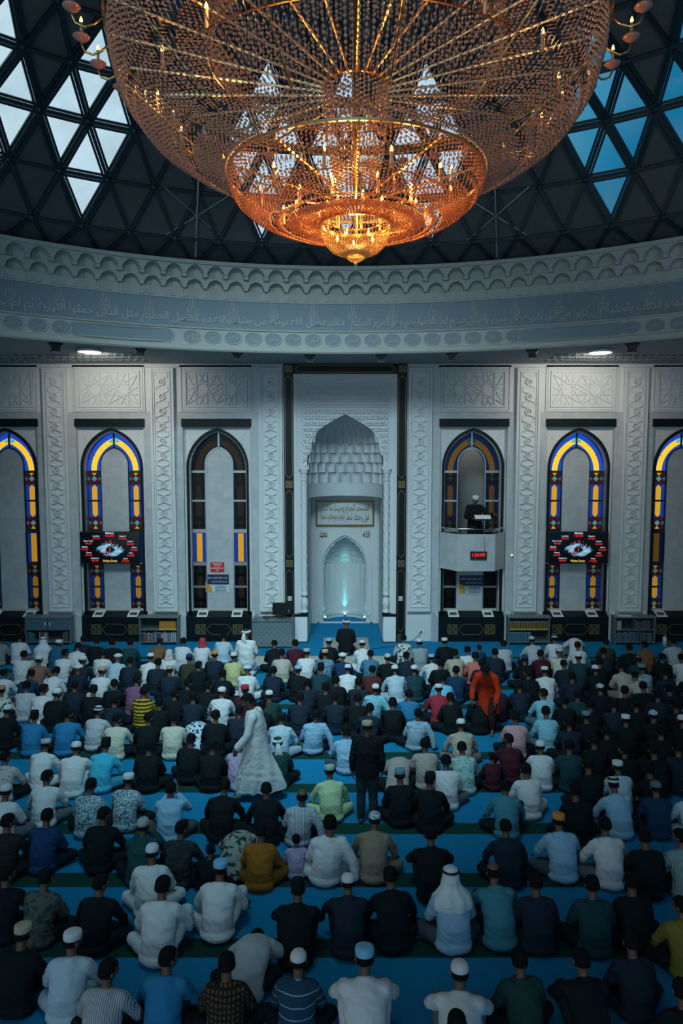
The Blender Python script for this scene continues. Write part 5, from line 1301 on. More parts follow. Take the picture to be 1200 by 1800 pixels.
def sit(lean=.0, slump=.0, yaw=0, pitch=.15, arms='lap', knees='cross', tilt=0.0, seed=0):
    hp = .115
    y = lambda f: lean * f + slump * max(0, f - .55) * 1.2
    zz = lambda f: hp + .46 * f * math.cos(min(1.2, lean * .55)) - slump * .10 * f * f
    x = lambda f: tilt * f
    fr = (.0, .38, .70, .93, 1.10)
    sp = [(x(f), y(f) + (-.035 if i == 1 else 0) * (1 - lean), zz(f)) for i, f in enumerate(fr)]
    n4 = V(sp[4]); hc = n4 + V((x(.18), .035 + .10 * pitch + lean * .10, .165 - .03 * pitch))
    sh = [V(sp[3]) + V((s * .168, .0, .0)) for s in (-1, 1)]
    if knees == 'cross':
        hips = [(-.09, .02, .105), (.09, .02, .105)]; kn = [(-.36, .25, .115), (.36, .25, .115)]; an = [(.07, .34, .065), (-.07, .42, .065)]; ft = [((.85, .25, -.1), (0, 0, 1)), ((-.85, .3, -.1), (0, 0, 1))]
    elif knees == 'up':
        hips = [(-.09, .03, .105), (.09, .03, .105)]; kn = [(-.20, .36, .43), (.20, .36, .43)]; an = [(-.13, .60, .085), (.13, .60, .085)]; ft = [((-.1, 1, -.1), (0, 0, 1)), ((.1, 1, -.1), (0, 0, 1))]
    else:   # one knee raised on the right
        hips = [(-.09, .02, .105), (.09, .03, .105)]; kn = [(-.37, .22, .11), (.26, .30, .42)]; an = [(.05, .34, .065), (.24, .52, .085)]; ft = [((.85, .25, -.1), (0, 0, 1)), ((.2, 1, -.1), (0, 0, 1))]
    if arms == 'lap': el = [sh[i] + V(((-1, 1)[i] * .085, .075, -.235)) for i in (0, 1)]; wr = [V(((-1, 1)[i] * .13, .27 + y(.6), .22)) for i in (0, 1)]; hd = [V((.7, .6, -.2)), V((-.7, .6, -.2))]
    elif arms == 'knees': el = [sh[i] + V(((-1, 1)[i] * .115, .10, -.205)) for i in (0, 1)]; wr = [V(((-1, 1)[i] * .30, .27, .225)) for i in (0, 1)]; hd = [V((-.3, .8, -.45)), V((.3, .8, -.45))]
    elif arms == 'hug': el = [sh[i] + V(((-1, 1)[i] * .12, .17, -.15)) for i in (0, 1)]; wr = [V(((-1, 1)[i] * .07, .46, .36)) for i in (0, 1)]; hd = [V((.9, .2, -.1)), V((-.9, .2, -.1))]
    elif arms == 'prop':  # leaning on the right arm
        el = [sh[0] + V((-.085, .085, -.235)), sh[1] + V((.15, -.05, -.24))]; wr = [V((-.13, .28, .22)), V((.40, -.07, .065))]; hd = [V((.7, .6, -.2)), V((.5, .6, -.15))]
    elif arms == 'up':    # both hands raised, holding a phone up
        el = [sh[0] + V((-.07, .18, -.17)), sh[1] + V((.10, .18, -.15))]; wr = [V((-.06, .42, .57)), V((.08, .42, .57))]; hd = [V((.15, .25, .9)), V((-.15, .25, .9))]
    return make_pose('p', sp, (hc, yaw, pitch), hips, kn, an, sh, el, wr, hd, ft, seed=seed)
def kneel(yaw=0, pitch=.15, lean=.04, seed=0, tall=0.0):
    hp = .235 + tall; fr = (.0, .38, .70, .93, 1.10)
    sp = [(0, lean * f - .02 * (i == 1), hp + .46 * f) for i, f in enumerate(fr)]; n4 = V(sp[4]); hc = n4 + V((0, .035 + .10 * pitch, .165 - .03 * pitch))
    sh = [V(sp[3]) + V((s * .168, 0, 0)) for s in (-1, 1)]; el = [sh[i] + V(((-1, 1)[i] * .075, .05, -.25)) for i in (0, 1)]; wr = [V(((-1, 1)[i] * .13, .25, .28 + tall * .6)) for i in (0, 1)]
    hips = [(-.09, .0, hp - .02), (.09, 0, hp - .02)]; kn = [(-.17, .36 - tall * .7, .085), (.17, .36 - tall * .7, .085)]; an = [(-.10, -.06 - tall * .2, .075), (.10, -.06 - tall * .2, .075)]
    return make_pose('k', sp, (hc, yaw, pitch), hips, kn, an, sh, el, wr, [V((.3, .9, -.3)), V((-.3, .9, -.3))], [((.25, -1, -.15), (0, .2, -1)), ((-.25, -1, -.15), (0, .2, -1))], seed=seed, seat=False, robe=True)
def bow(seed=0, side=0.0):                               # bent right forward from sitting, head low in front
    sp = [(0, 0, .13), (side * .3, .10, .27), (side * .7, .28, .375), (side, .44, .37), (side, .53, .33)]
    hc = (side, .64, .27); sh = [V((side - .165, .42, .35)), V((side + .165, .42, .35))]
    return make_pose('b', sp, (V(hc), 0, 1.15), [(-.09, .02, .105), (.09, .02, .105)], [(-.36, .25, .115), (.36, .25, .115)], [(.07, .34, .065), (-.07, .42, .065)], sh, [sh[0] + V((-.14, .06, -.13)), sh[1] + V((.14, .06, -.13))], [V((side - .14, .58, .09)), V((side + .14, .58, .09))], [V((.5, .8, -.1)), V((-.5, .8, -.1))], [((.85, .25, -.1), (0, 0, 1)), ((-.85, .3, -.1), (0, 0, 1))], seed=seed)
POSES = {
    'a': sit(.06, .10, 0, .15, 'lap', 'cross', 0, 1), 'b': sit(.16, .30, 0, .35, 'lap', 'cross', 0, 2), 'r': sit(.08, .12, -.75, .1, 'knees', 'cross', .01, 3), 'l': sit(.08, .12, .75, .1, 'knees', 'cross', -.01, 4),
    'k': sit(.10, .16, 0, .22, 'knees', 'cross', 0, 5), 'h': sit(.12, .20, .12, .2, 'hug', 'up', 0, 6), 'o': sit(.08, .14, -.25, .15, 'knees', 'one', .0, 7), 'p': sit(-.02, .05, .15, .1, 'prop', 'cross', .05, 8),
    's': kneel(0, .15, .04, 9), 't': kneel(-.5, .1, .06, 10, .20), 'w': bow(11), 'v': bow(12, .10), 'c': sit(.04, .06, .5, .1, 'lap', 'cross', 0, 13), 'u': sit(.10, .08, -.1, .0, 'up', 'cross', 0, 14)}

# ---- cloth, hair, skin: one material reads the colour set on each object
def cloth(name, kind='plain'):
    m = bpy.data.materials.new(name); m.use_nodes = True; nt = m.node_tree; b = nt.nodes['Principled BSDF']; N = nt.nodes.new; L = nt.links.new
    oi = N('ShaderNodeObjectInfo'); tc = N('ShaderNodeTexCoord'); col = oi.outputs['Color']
    def mixed(fac, dark):
        mx = N('ShaderNodeMix'); mx.data_type = 'RGBA'; mx.blend_type = 'MIX'; L(fac, mx.inputs['Factor']); L(col, mx.inputs['A']); mx.inputs['B'].default_value = (*dark, 1); return mx.outputs['Result']
    def wave(scale, axis, thr):
        w = N('ShaderNodeTexWave'); w.bands_direction = axis; w.inputs['Scale'].default_value = scale; L(tc.outputs['Object'], w.inputs['Vector'])
        g = N('ShaderNodeMath'); g.operation = 'GREATER_THAN'; g.inputs[1].default_value = thr; L(w.outputs['Fac'], g.inputs[0]); return g.outputs[0]
    def vor(scale, thr):
        v = N('ShaderNodeTexVoronoi'); v.inputs['Scale'].default_value = scale; L(tc.outputs['Object'], v.inputs['Vector']); g = N('ShaderNodeMath'); g.operation = 'LESS_THAN'; g.inputs[1].default_value = thr; L(v.outputs['Distance'], g.inputs[0]); return g.outputs[0]
    out = col
    if kind == 'stripes': out = mixed(wave(14, 'X', .72), (.10, .14, .17))
    elif kind == 'bands': out = mixed(wave(4.5, 'Z', .62), (.012, .014, .016))
    elif kind == 'piping': out = mixed(wave(3.2, 'Z', .975), (.22, .34, .42))
    elif kind == 'check':
        mx = N('ShaderNodeMath'); mx.operation = 'MAXIMUM'; L(wave(13, 'X', .80), mx.inputs[0]); L(wave(13, 'Z', .80), mx.inputs[1]); out = mixed(mx.outputs[0], (.04, .16, .26))
    elif kind == 'plaid':
        mx = N('ShaderNodeMath'); mx.operation = 'MAXIMUM'; L(wave(7, 'X', .55), mx.inputs[0]); L(wave(7, 'Z', .55), mx.inputs[1]); out = mixed(mx.outputs[0], (.014, .014, .012))
    elif kind == 'batik':
        n = N('ShaderNodeTexNoise'); n.inputs['Scale'].default_value = 26; n.inputs['Detail'].default_value = 1; n.inputs['Distortion'].default_value = 2.2; L(tc.outputs['Object'], n.inputs['Vector']); g = N('ShaderNodeMath'); g.operation = 'GREATER_THAN'; g.inputs[1].default_value = .52; L(n.outputs['Fac'], g.inputs[0]); out = mixed(g.outputs[0], (.010, .09, .13))
    elif kind == 'floral':
        n = N('ShaderNodeTexNoise'); n.inputs['Scale'].default_value = 13; n.inputs['Detail'].default_value = 3; L(tc.outputs['Object'], n.inputs['Vector']); g = N('ShaderNodeMath'); g.operation = 'GREATER_THAN'; g.inputs[1].default_value = .54; L(n.outputs['Fac'], g.inputs[0]); out = mixed(g.outputs[0], (.03, .045, .04))
    elif kind == 'dots': out = mixed(vor(17, .22), (.02, .05, .08))
    elif kind == 'bigdots': out = mixed(vor(13, .42), (.012, .05, .12))
    elif kind == 'redcheck': out = mixed(vor(40, .35), (.35, .02, .03))
    elif kind == 'capdots': out = mixed(vor(32, .40), (.03, .07, .15))
    n = N('ShaderNodeTexNoise'); n.inputs['Scale'].default_value = 5; n.inputs['Detail'].default_value = 3; n.inputs['Distortion'].default_value = .8
    mp = N('ShaderNodeMapping'); mp.inputs['Scale'].default_value = (1.0, 1.0, 2.2); L(tc.outputs['Object'], mp.inputs[0]); L(mp.outputs[0], n.inputs['Vector'])
    mr = N('ShaderNodeMapRange'); mr.inputs['To Min'].default_value = .86; mr.inputs['To Max'].default_value = 1.1; L(n.outputs['Fac'], mr.inputs['Value'])
    vm = N('ShaderNodeVectorMath'); vm.operation = 'MULTIPLY'; L(out, vm.inputs[0]); L(mr.outputs['Result'], vm.inputs[1]); L(vm.outputs[0], b.inputs['Base Color'])
    bp = N('ShaderNodeBump'); bp.inputs['Strength'].default_value = .45; bp.inputs['Distance'].default_value = .03; L(n.outputs['Fac'], bp.inputs['Height']); L(bp.outputs['Normal'], b.inputs['Normal'])
    b.inputs['Roughness'].default_value = .9; b.inputs['Specular IOR Level'].default_value = .2; return m
CK = {k: cloth('cloth_' + k, k) for k in ('plain', 'stripes', 'bands', 'piping', 'check', 'plaid', 'batik', 'floral', 'dots', 'bigdots', 'redcheck', 'capdots')}
M_skin = mat('skin', (.125, .060, .036), .55, var=(8, .15)); M_hair = mat('black_hair', (.006, .007, .008), .85, spec=.12, bump=(120, .5))
for p in POSES.values():
    p['body'].materials.append(M_skin)
    for k in ('shirt', 'trousers'): p[k].materials.append(CK['plain'])

# ---- hair and headwear, in head space
def shell(z_cut, grow, front, n=20, k=12):              # part of a skull-shaped shell: front hairline and nape
    b = MB(); rx, ry, rz = .078 + grow, .099 + grow, .124 + grow * .7; vs = []; ok = []
    for i in range(k + 1):
        w = math.pi / 2 - math.pi * .80 * i / k
        for j in range(n):
            t = 2 * math.pi * j / n; q = max(0, 1 - abs(math.sin(w)) ** 2.7) ** (1 / 2.7); vs.append((rx * q * math.sin(t), ry * q * math.cos(t) - .004, rz * math.sin(w)))
    fs = []
    for i in range(k):
        for j in range(n):
            q = (i * n + j, i * n + (j + 1) % n, (i + 1) * n + (j + 1) % n, (i + 1) * n + j); c = [sum(vs[a][m] for a in q) / 4 for m in range(3)]
            lim = front if c[1] > .035 else (z_cut if c[1] < -.01 else (front + z_cut) / 2 + .008)
            if c[2] > lim: fs.append(q)
    b.add(vs, fs); return b
HW = {}
def hw(name, b, mats, smooth=True):
    me = b.mesh(name)
    for m in mats: me.materials.append(m)
    if smooth: me.polygons.foreach_set('use_smooth', [True] * len(me.polygons))
    HW[name] = me
CP = CK['plain']
hw('hair', shell(-.046, .010, .062), [M_hair]); _b = shell(-.048, .006, .070); _c = MB(); _c.add(_b.v, [f for f in _b.f if sum(_b.v[i][2] for i in f) / 4 < .07])
hw('short_hair', _c, [M_hair])
b = shell(-.050, .007, .2); b2 = MB(); b2.add(b.v, [f for f in b.f if sum(b.v[i][2] for i in f) / 4 < .075]); hw('fringe_hair', b2, [M_hair])
b = MB(); b.lathe([(.086, .035), (.088, .05), (.089, .095), (.084, .112), (.05, .122), (0, .124)], (0, -.006), 24, flat=(1, 1.18)); hw('kufi', b, [CP])
b = MB(); b.lathe([(.085, .028), (.088, .05), (.082, .085), (.065, .112), (.035, .128), (0, .133)], (0, -.008), 24, flat=(1, 1.2)); hw('skullcap', b, [CP])
b = MB(); b.lathe([(.082, .03), (.084, .05), (.080, .125), (.074, .142), (.03, .147), (0, .147)], (0, -.006), 24, flat=(1, 1.25)); hw('songkok', b, [CP])
def turban(tail=False):
    b = MB(); n = 40
    vs = []; m = 14
    for i in range(n):
        a = 2 * math.pi * i / n
        for j in range(m):
            w = 2 * math.pi * j / m; r = .030 * (1 + .10 * math.sin(3 * w + 2 * a)); R = .083 + r * math.cos(w); vs.append((R * math.sin(a), R * 1.16 * math.cos(a) - .006, .060 + .012 * math.cos(a) + r * 1.15 * math.sin(w)))
    b.add(vs, [(i * m + j, i * m + (j + 1) % m, ((i + 1) % n) * m + (j + 1) % m, ((i + 1) % n) * m + j) for i in range(n) for j in range(m)], 0)
    b.lathe([(.088, .06), (.082, .095), (.060, .118), (.03, .128), (0, .131)], (0, -.006), 20, 1, flat=(1, 1.15))
    if tail:
        vs = []
        for i in range(9):
            q = i / 8; 
            for j in range(7): u = (j / 6 - .5); vs.append((u * (.05 + .11 * q) + .02 * q, -.105 - .035 * math.sin(q * 3) - .02 * q + .008 * math.cos(j * 3.1), .05 - .30 * q))
        b.add(vs + [(x, y + .012, z) for x, y, z in vs], [(i * 7 + j, i * 7 + j + 1, (i + 1) * 7 + j + 1, (i + 1) * 7 + j) for i in range(8) for j in range(6)] + [(63 + i * 7 + j, 63 + (i + 1) * 7 + j, 63 + (i + 1) * 7 + j + 1, 63 + i * 7 + j + 1) for i in range(8) for j in range(6)] + [(56 + j, 56 + j + 1, 63 + 56 + j + 1, 63 + 56 + j) for j in range(6)], 0)
    return b
M_turban_top = mat('dark_turban_top', (.012, .03, .03), .8)
hw('turban', turban(), [CP, CP]); hw('turban_dark', turban(), [CP, M_turban_top]); hw('turban_tail', turban(True), [CP, M_turban_top])
def ghutra(long=True):
    b = MB(); prof = [(0, .140), (.05, .132), (.080, .105), (.092, .06), (.098, .0), (.105, -.06), (.118, -.11), (.17, -.165), (.215, -.215), (.235, -.30), (.23, -.36)] if long else [(0, .140), (.05, .132), (.080, .105), (.092, .06), (.098, .0), (.104, -.06), (.12, -.12), (.135, -.17)]
    vs = []; n = 40
    for r, z in prof:
        for j in range(n + 1):
            a = math.pi * .62 + (2 * math.pi - math.pi * .24) * j / n if z < .05 else math.pi * .5 + 2 * math.pi * j / n
            rr = r * (1 + (.05 * math.sin(9 * a) if z < -.05 else 0)); vs.append((rr * math.cos(a), rr * 1.12 * math.sin(a) * (1 if z > -.1 else .72) - .01 - (.03 if z < -.14 else 0), z))
    b.add(vs, [(i * (n + 1) + j, i * (n + 1) + j + 1, (i + 1) * (n + 1) + j + 1, (i + 1) * (n + 1) + j) for i in range(len(prof) - 1) for j in range(n)]); return b
hw('ghutra', ghutra(), [CP]); hw('keffiyeh', ghutra(False), [CP])
b = MB()
for z in (.072, .088): b.tube([(.092 * math.cos(a), .105 * math.sin(a) - .01, z + .006 * math.sin(a)) for a in [2 * math.pi * j / 28 for j in range(29)]], .009, 8)
hw('agal', b, [M_blackplastic])
# ------------------------------------------------------------------ the congregation
# garment key: words, colour, weave, trousers colour (None: the same cloth all the way down)
DK = (.004, .011, .015)
G = {
 'w': ('white shirt', (.56, .58, .60), 'plain', (.10, .12, .13)), 'W': ('long white robe', (.58, .60, .61), 'plain', None), 'g': ('grey shirt', (.22, .23, .22), 'plain', DK), 'lg': ('pale grey shirt', (.38, .41, .43), 'plain', DK), 'lw': ('bluish white shirt', (.38, .50, .58), 'plain', (.30, .38, .44)),
 'lb': ('light blue shirt', (.24, .42, .56), 'plain', (.05, .07, .09)), 'b': ('blue shirt', (.02, .17, .34), 'plain', DK), 'tb': ('petrol blue shirt', (.015, .10, .17), 'plain', DK), 'nb': ('dark blue shirt', (.008, .035, .085), 'plain', DK), 'db': ('steel blue jacket with a dark scarf', (.05, .17, .25), 'plain', DK), 'bl': ('bright pale blue shirt', (.16, .46, .64), 'plain', DK),
 'cy': ('bright turquoise shirt', (.05, .40, .56), 'plain', (.04, .25, .34)), 'k': ('black shirt', (.004, .009, .011), 'plain', DK), 'kr': ('black robe', (.006, .009, .010), 'plain', None), 'n': ('navy shirt', (.010, .020, .035), 'plain', DK), 't': ('dark teal shirt', (.010, .045, .055), 'plain', DK), 'dt': ('bottle green shirt', (.010, .055, .060), 'plain', DK), 'dg': ('dark green shirt', (.014, .045, .040), 'plain', DK), 'tl': ('teal shirt', (.05, .20, .26), 'plain', DK),
 'm': ('maroon shirt', (.055, .010, .020), 'plain', DK), 'mb': ('brownish maroon shirt', (.075, .022, .020), 'plain', DK), 'rd': ('red shirt', (.30, .025, .045), 'plain', DK), 'co': ('coral shirt', (.50, .15, .12), 'plain', (.10, .03, .04)), 'sa': ('salmon brown shirt', (.22, .11, .08), 'plain', DK), 'pk': ('pink shirt', (.46, .27, .29), 'plain', DK), 'li': ('lilac shirt', (.36, .29, .44), 'plain', (.13, .11, .15)), 'mu': ('mauve shirt', (.17, .08, .14), 'plain', DK),
 'br': ('brown shirt', (.17, .085, .04), 'plain', DK), 'mus': ('mustard brown shirt', (.26, .105, .012), 'plain', (.16, .07, .015)), 'yb': ('yellow shirt with black bands', (.44, .29, .015), 'bands', DK), 'py': ('pale yellow shirt', (.44, .44, .21), 'plain', DK), 'pg': ('pale green shirt', (.42, .55, .32), 'plain', (.40, .52, .30)), 'cr': ('cream shirt', (.50, .50, .40), 'plain', DK), 'be': ('beige shirt', (.38, .34, .27), 'plain', (.18, .15, .12)), 'gb': ('grey beige shirt', (.34, .31, .29), 'plain', DK), 'bb': ('brownish beige shirt', (.24, .19, .14), 'plain', (.20, .16, .12)), 'ol': ('dark olive shirt', (.030, .040, .022), 'plain', DK), 'yo': ('olive yellow jacket', (.18, .15, .03), 'plain', DK), 'aq': ('aqua shirt', (.20, .46, .54), 'plain', (.05, .12, .15)),
 'wp': ('white shirt with faint pattern', (.52, .53, .50), 'floral', DK), 'bp': ('blue patterned shirt', (.20, .30, .40), 'batik', DK), 'sh': ('beige shawl with dark marks', (.40, .37, .31), 'plain', DK), 'bd': ('white shirt with large blue dots', (.50, .60, .64), 'bigdots', DK), 'bw2': ('black and white patterned jacket', (.50, .52, .52), 'floral', DK), 'ch': ('checked beige shirt', (.44, .42, .36), 'check', DK), 'sc': ('white shirt under a dark checked scarf', (.55, .57, .57), 'plain', (.3, .32, .33)), 'cb': ('white shirt with a blue check', (.50, .60, .66), 'check', DK), 'td': ('tie-dyed blue and white shirt', (.45, .55, .62), 'batik', DK), 'pd': ('beige shirt with dark dots', (.42, .40, .38), 'dots', DK), 'mt': ('mint shirt with small dots', (.30, .46, .44), 'dots', DK), 'pl': ('dark plum shirt', (.030, .014, .026), 'plain', DK),
 'ba1': ('teal and white batik shirt', (.42, .52, .54), 'batik', DK), 'ba2': ('batik shirt with small teal circles', (.46, .55, .58), 'batik', DK), 'ge': ('black checked shirt and glasses', (.016, .020, .024), 'plaid', DK), 'nv2': ('navy vest over white sleeves', (.008, .035, .10), 'plain', DK), 'ws': ('white striped shirt with a black strap', (.50, .56, .62), 'stripes', DK), 'kp': ('black patterned jacket', (.020, .026, .034), 'floral', DK), 'fl': ('dark flowered shirt', (.07, .085, .075), 'floral', DK), 'fg': ('grey flowered shirt', (.30, .31, .28), 'floral', DK), 'ts': ('greenish white striped shirt', (.22, .36, .36), 'stripes', DK), 'st': ('white and grey striped shirt', (.46, .45, .47), 'stripes', DK), 'pn': ('brown plaid shirt', (.13, .065, .028), 'plaid', DK), 'np': ('navy shirt with pale piping', (.012, .05, .09), 'piping', DK)}
# headwear key: words, mesh, colour, weave
Hd = {
 'h': ('bare head', 'hair', None, None), 'ba': ('bald crown', 'fringe_hair', None, None), 'wk': ('white round cap', 'kufi', (.60, .62, .62), 'plain'), 'wc': ('white skullcap', 'skullcap', (.58, .60, .61), 'plain'), 'gk': ('grey skullcap', 'skullcap', (.30, .34, .36), 'plain'), 'bk': ('light blue cap', 'kufi', (.20, .46, .68), 'plain'), 'bc': ('beige cap', 'kufi', (.42, .36, .26), 'plain'), 'tn': ('tan cap', 'kufi', (.40, .27, .11), 'plain'), 'sk': ('black songkok', 'songkok', (.006, .007, .008), 'plain'), 'oc': ('orange cap', 'kufi', (.62, .24, .03), 'plain'), 'oc2': ('orange topped cap', 'kufi', (.55, .22, .06), 'plain'), 'rc': ('red cap', 'kufi', (.42, .025, .04), 'plain'), 'nv': ('dark blue cap', 'skullcap', (.015, .045, .09), 'plain'), 'bl': ('dark cap', 'kufi', (.012, .016, .018), 'plain'), 'br': ('dark cap', 'kufi', (.014, .014, .014), 'plain'),
 'tw': ('white turban', 'turban', (.56, .58, .58), 'plain'), 'tw2': ('striped white cap', 'kufi', (.55, .57, .57), 'stripes'), 'td': ('white turban with a dark top', 'turban_dark', (.62, .63, .63), 'plain'), 'tt': ('white turban with a hanging tail', 'turban_tail', (.58, .62, .66), 'plain'), 'bt': ('black and white turban', 'turban', (.40, .42, .42), 'bands'), 'tu': ('white wrapped turban', 'turban_tail', (.58, .59, .58), 'plain'), 'bw': ('bluish white turban', 'turban', (.38, .54, .66), 'plain'), 'gh': ('white headcloth with black cord', 'ghutra', (.55, .60, .63), 'plain'), 'ke': ('red and white headcloth', 'keffiyeh', (.55, .52, .50), 'redcheck'), 'kt': ('red and white wrapped headcloth', 'keffiyeh', (.42, .045, .06), 'redcheck'),
 'tk': ('teal cap', 'kufi', (.10, .24, .27), 'plain'), 'tq': ('white and teal striped cap', 'kufi', (.50, .58, .60), 'bands'), 'sb': ('black and white striped cap', 'kufi', (.50, .52, .52), 'stripes'), 'pc': ('white cap with dark dots', 'skullcap', (.52, .55, .56), 'capdots'), 'pc2': ('blue speckled white cap', 'skullcap', (.50, .56, .62), 'capdots'), 'wp': ('patterned white cap', 'skullcap', (.54, .55, .54), 'capdots'), 'pw': ('white cap with blue lines', 'kufi', (.50, .56, .62), 'capdots'), 'gn': ('grey blue cap', 'skullcap', (.10, .16, .20), 'plain')}
HAIR = set('wk wc gk bk bc tn sk oc oc2 rc nv bl br tk tq sb pc pc2 wp pw gn tw2'.split())
POSTURE = {'a': 'sitting upright', 'b': 'sitting hunched', 'r': 'facing right', 'l': 'facing left', 'k': 'hands on knees', 'h': 'hugging raised knees', 'o': 'one knee raised', 'p': 'leaning on one arm', 's': 'kneeling', 't': 'kneeling tall', 'w': 'bent forward', 'v': 'bent far forward', 'c': 'small child', 'u': 'holding a phone up'}
GROUP = 'worshippers seated in rows on the blue carpet'
M_cap_bands = CK['bands']
def colour(o, col, kind):
    o.color = (*col, 1); s = o.material_slots[0]; s.link = 'OBJECT'; s.material = CK[kind]
def dress(name, pose, loc, rz, sc, g, h, extra_yaw=0):
    p = POSES[pose]; gw, gc, gk, tc = G[g]; hwn, hm, hc, hk = Hd[h]
    o = link('person', p['body'], None, loc); o.rotation_euler = (0, 0, rz); o.scale = (sc, sc, sc)
    s = link('robe' if 'robe' in gw else 'jacket' if 'jacket' in gw else 'shirt', p['shirt'], o); colour(s, gc, gk)
    t = link('trousers', p['trousers'], o); colour(t, tc or gc, 'plain')
    def on_head(nm, key, col=None, kind=None):
        q = link(nm, HW[key], o); q.matrix_local = p['head']
        if col: colour(q, col, kind)
        return q
    if hm in ('hair', 'fringe_hair'): on_head('hair', hm)
    else:
        if h in HAIR: on_head('hair', 'short_hair')
        q = on_head('turban' if 'turban' in hm else 'headcloth' if hm in ('ghutra', 'keffiyeh') else 'cap', hm, hc, hk)
        if hm == 'ghutra': link('head_cord', HW['agal'], q)
        if h == 'oc2':
            pass
    return o
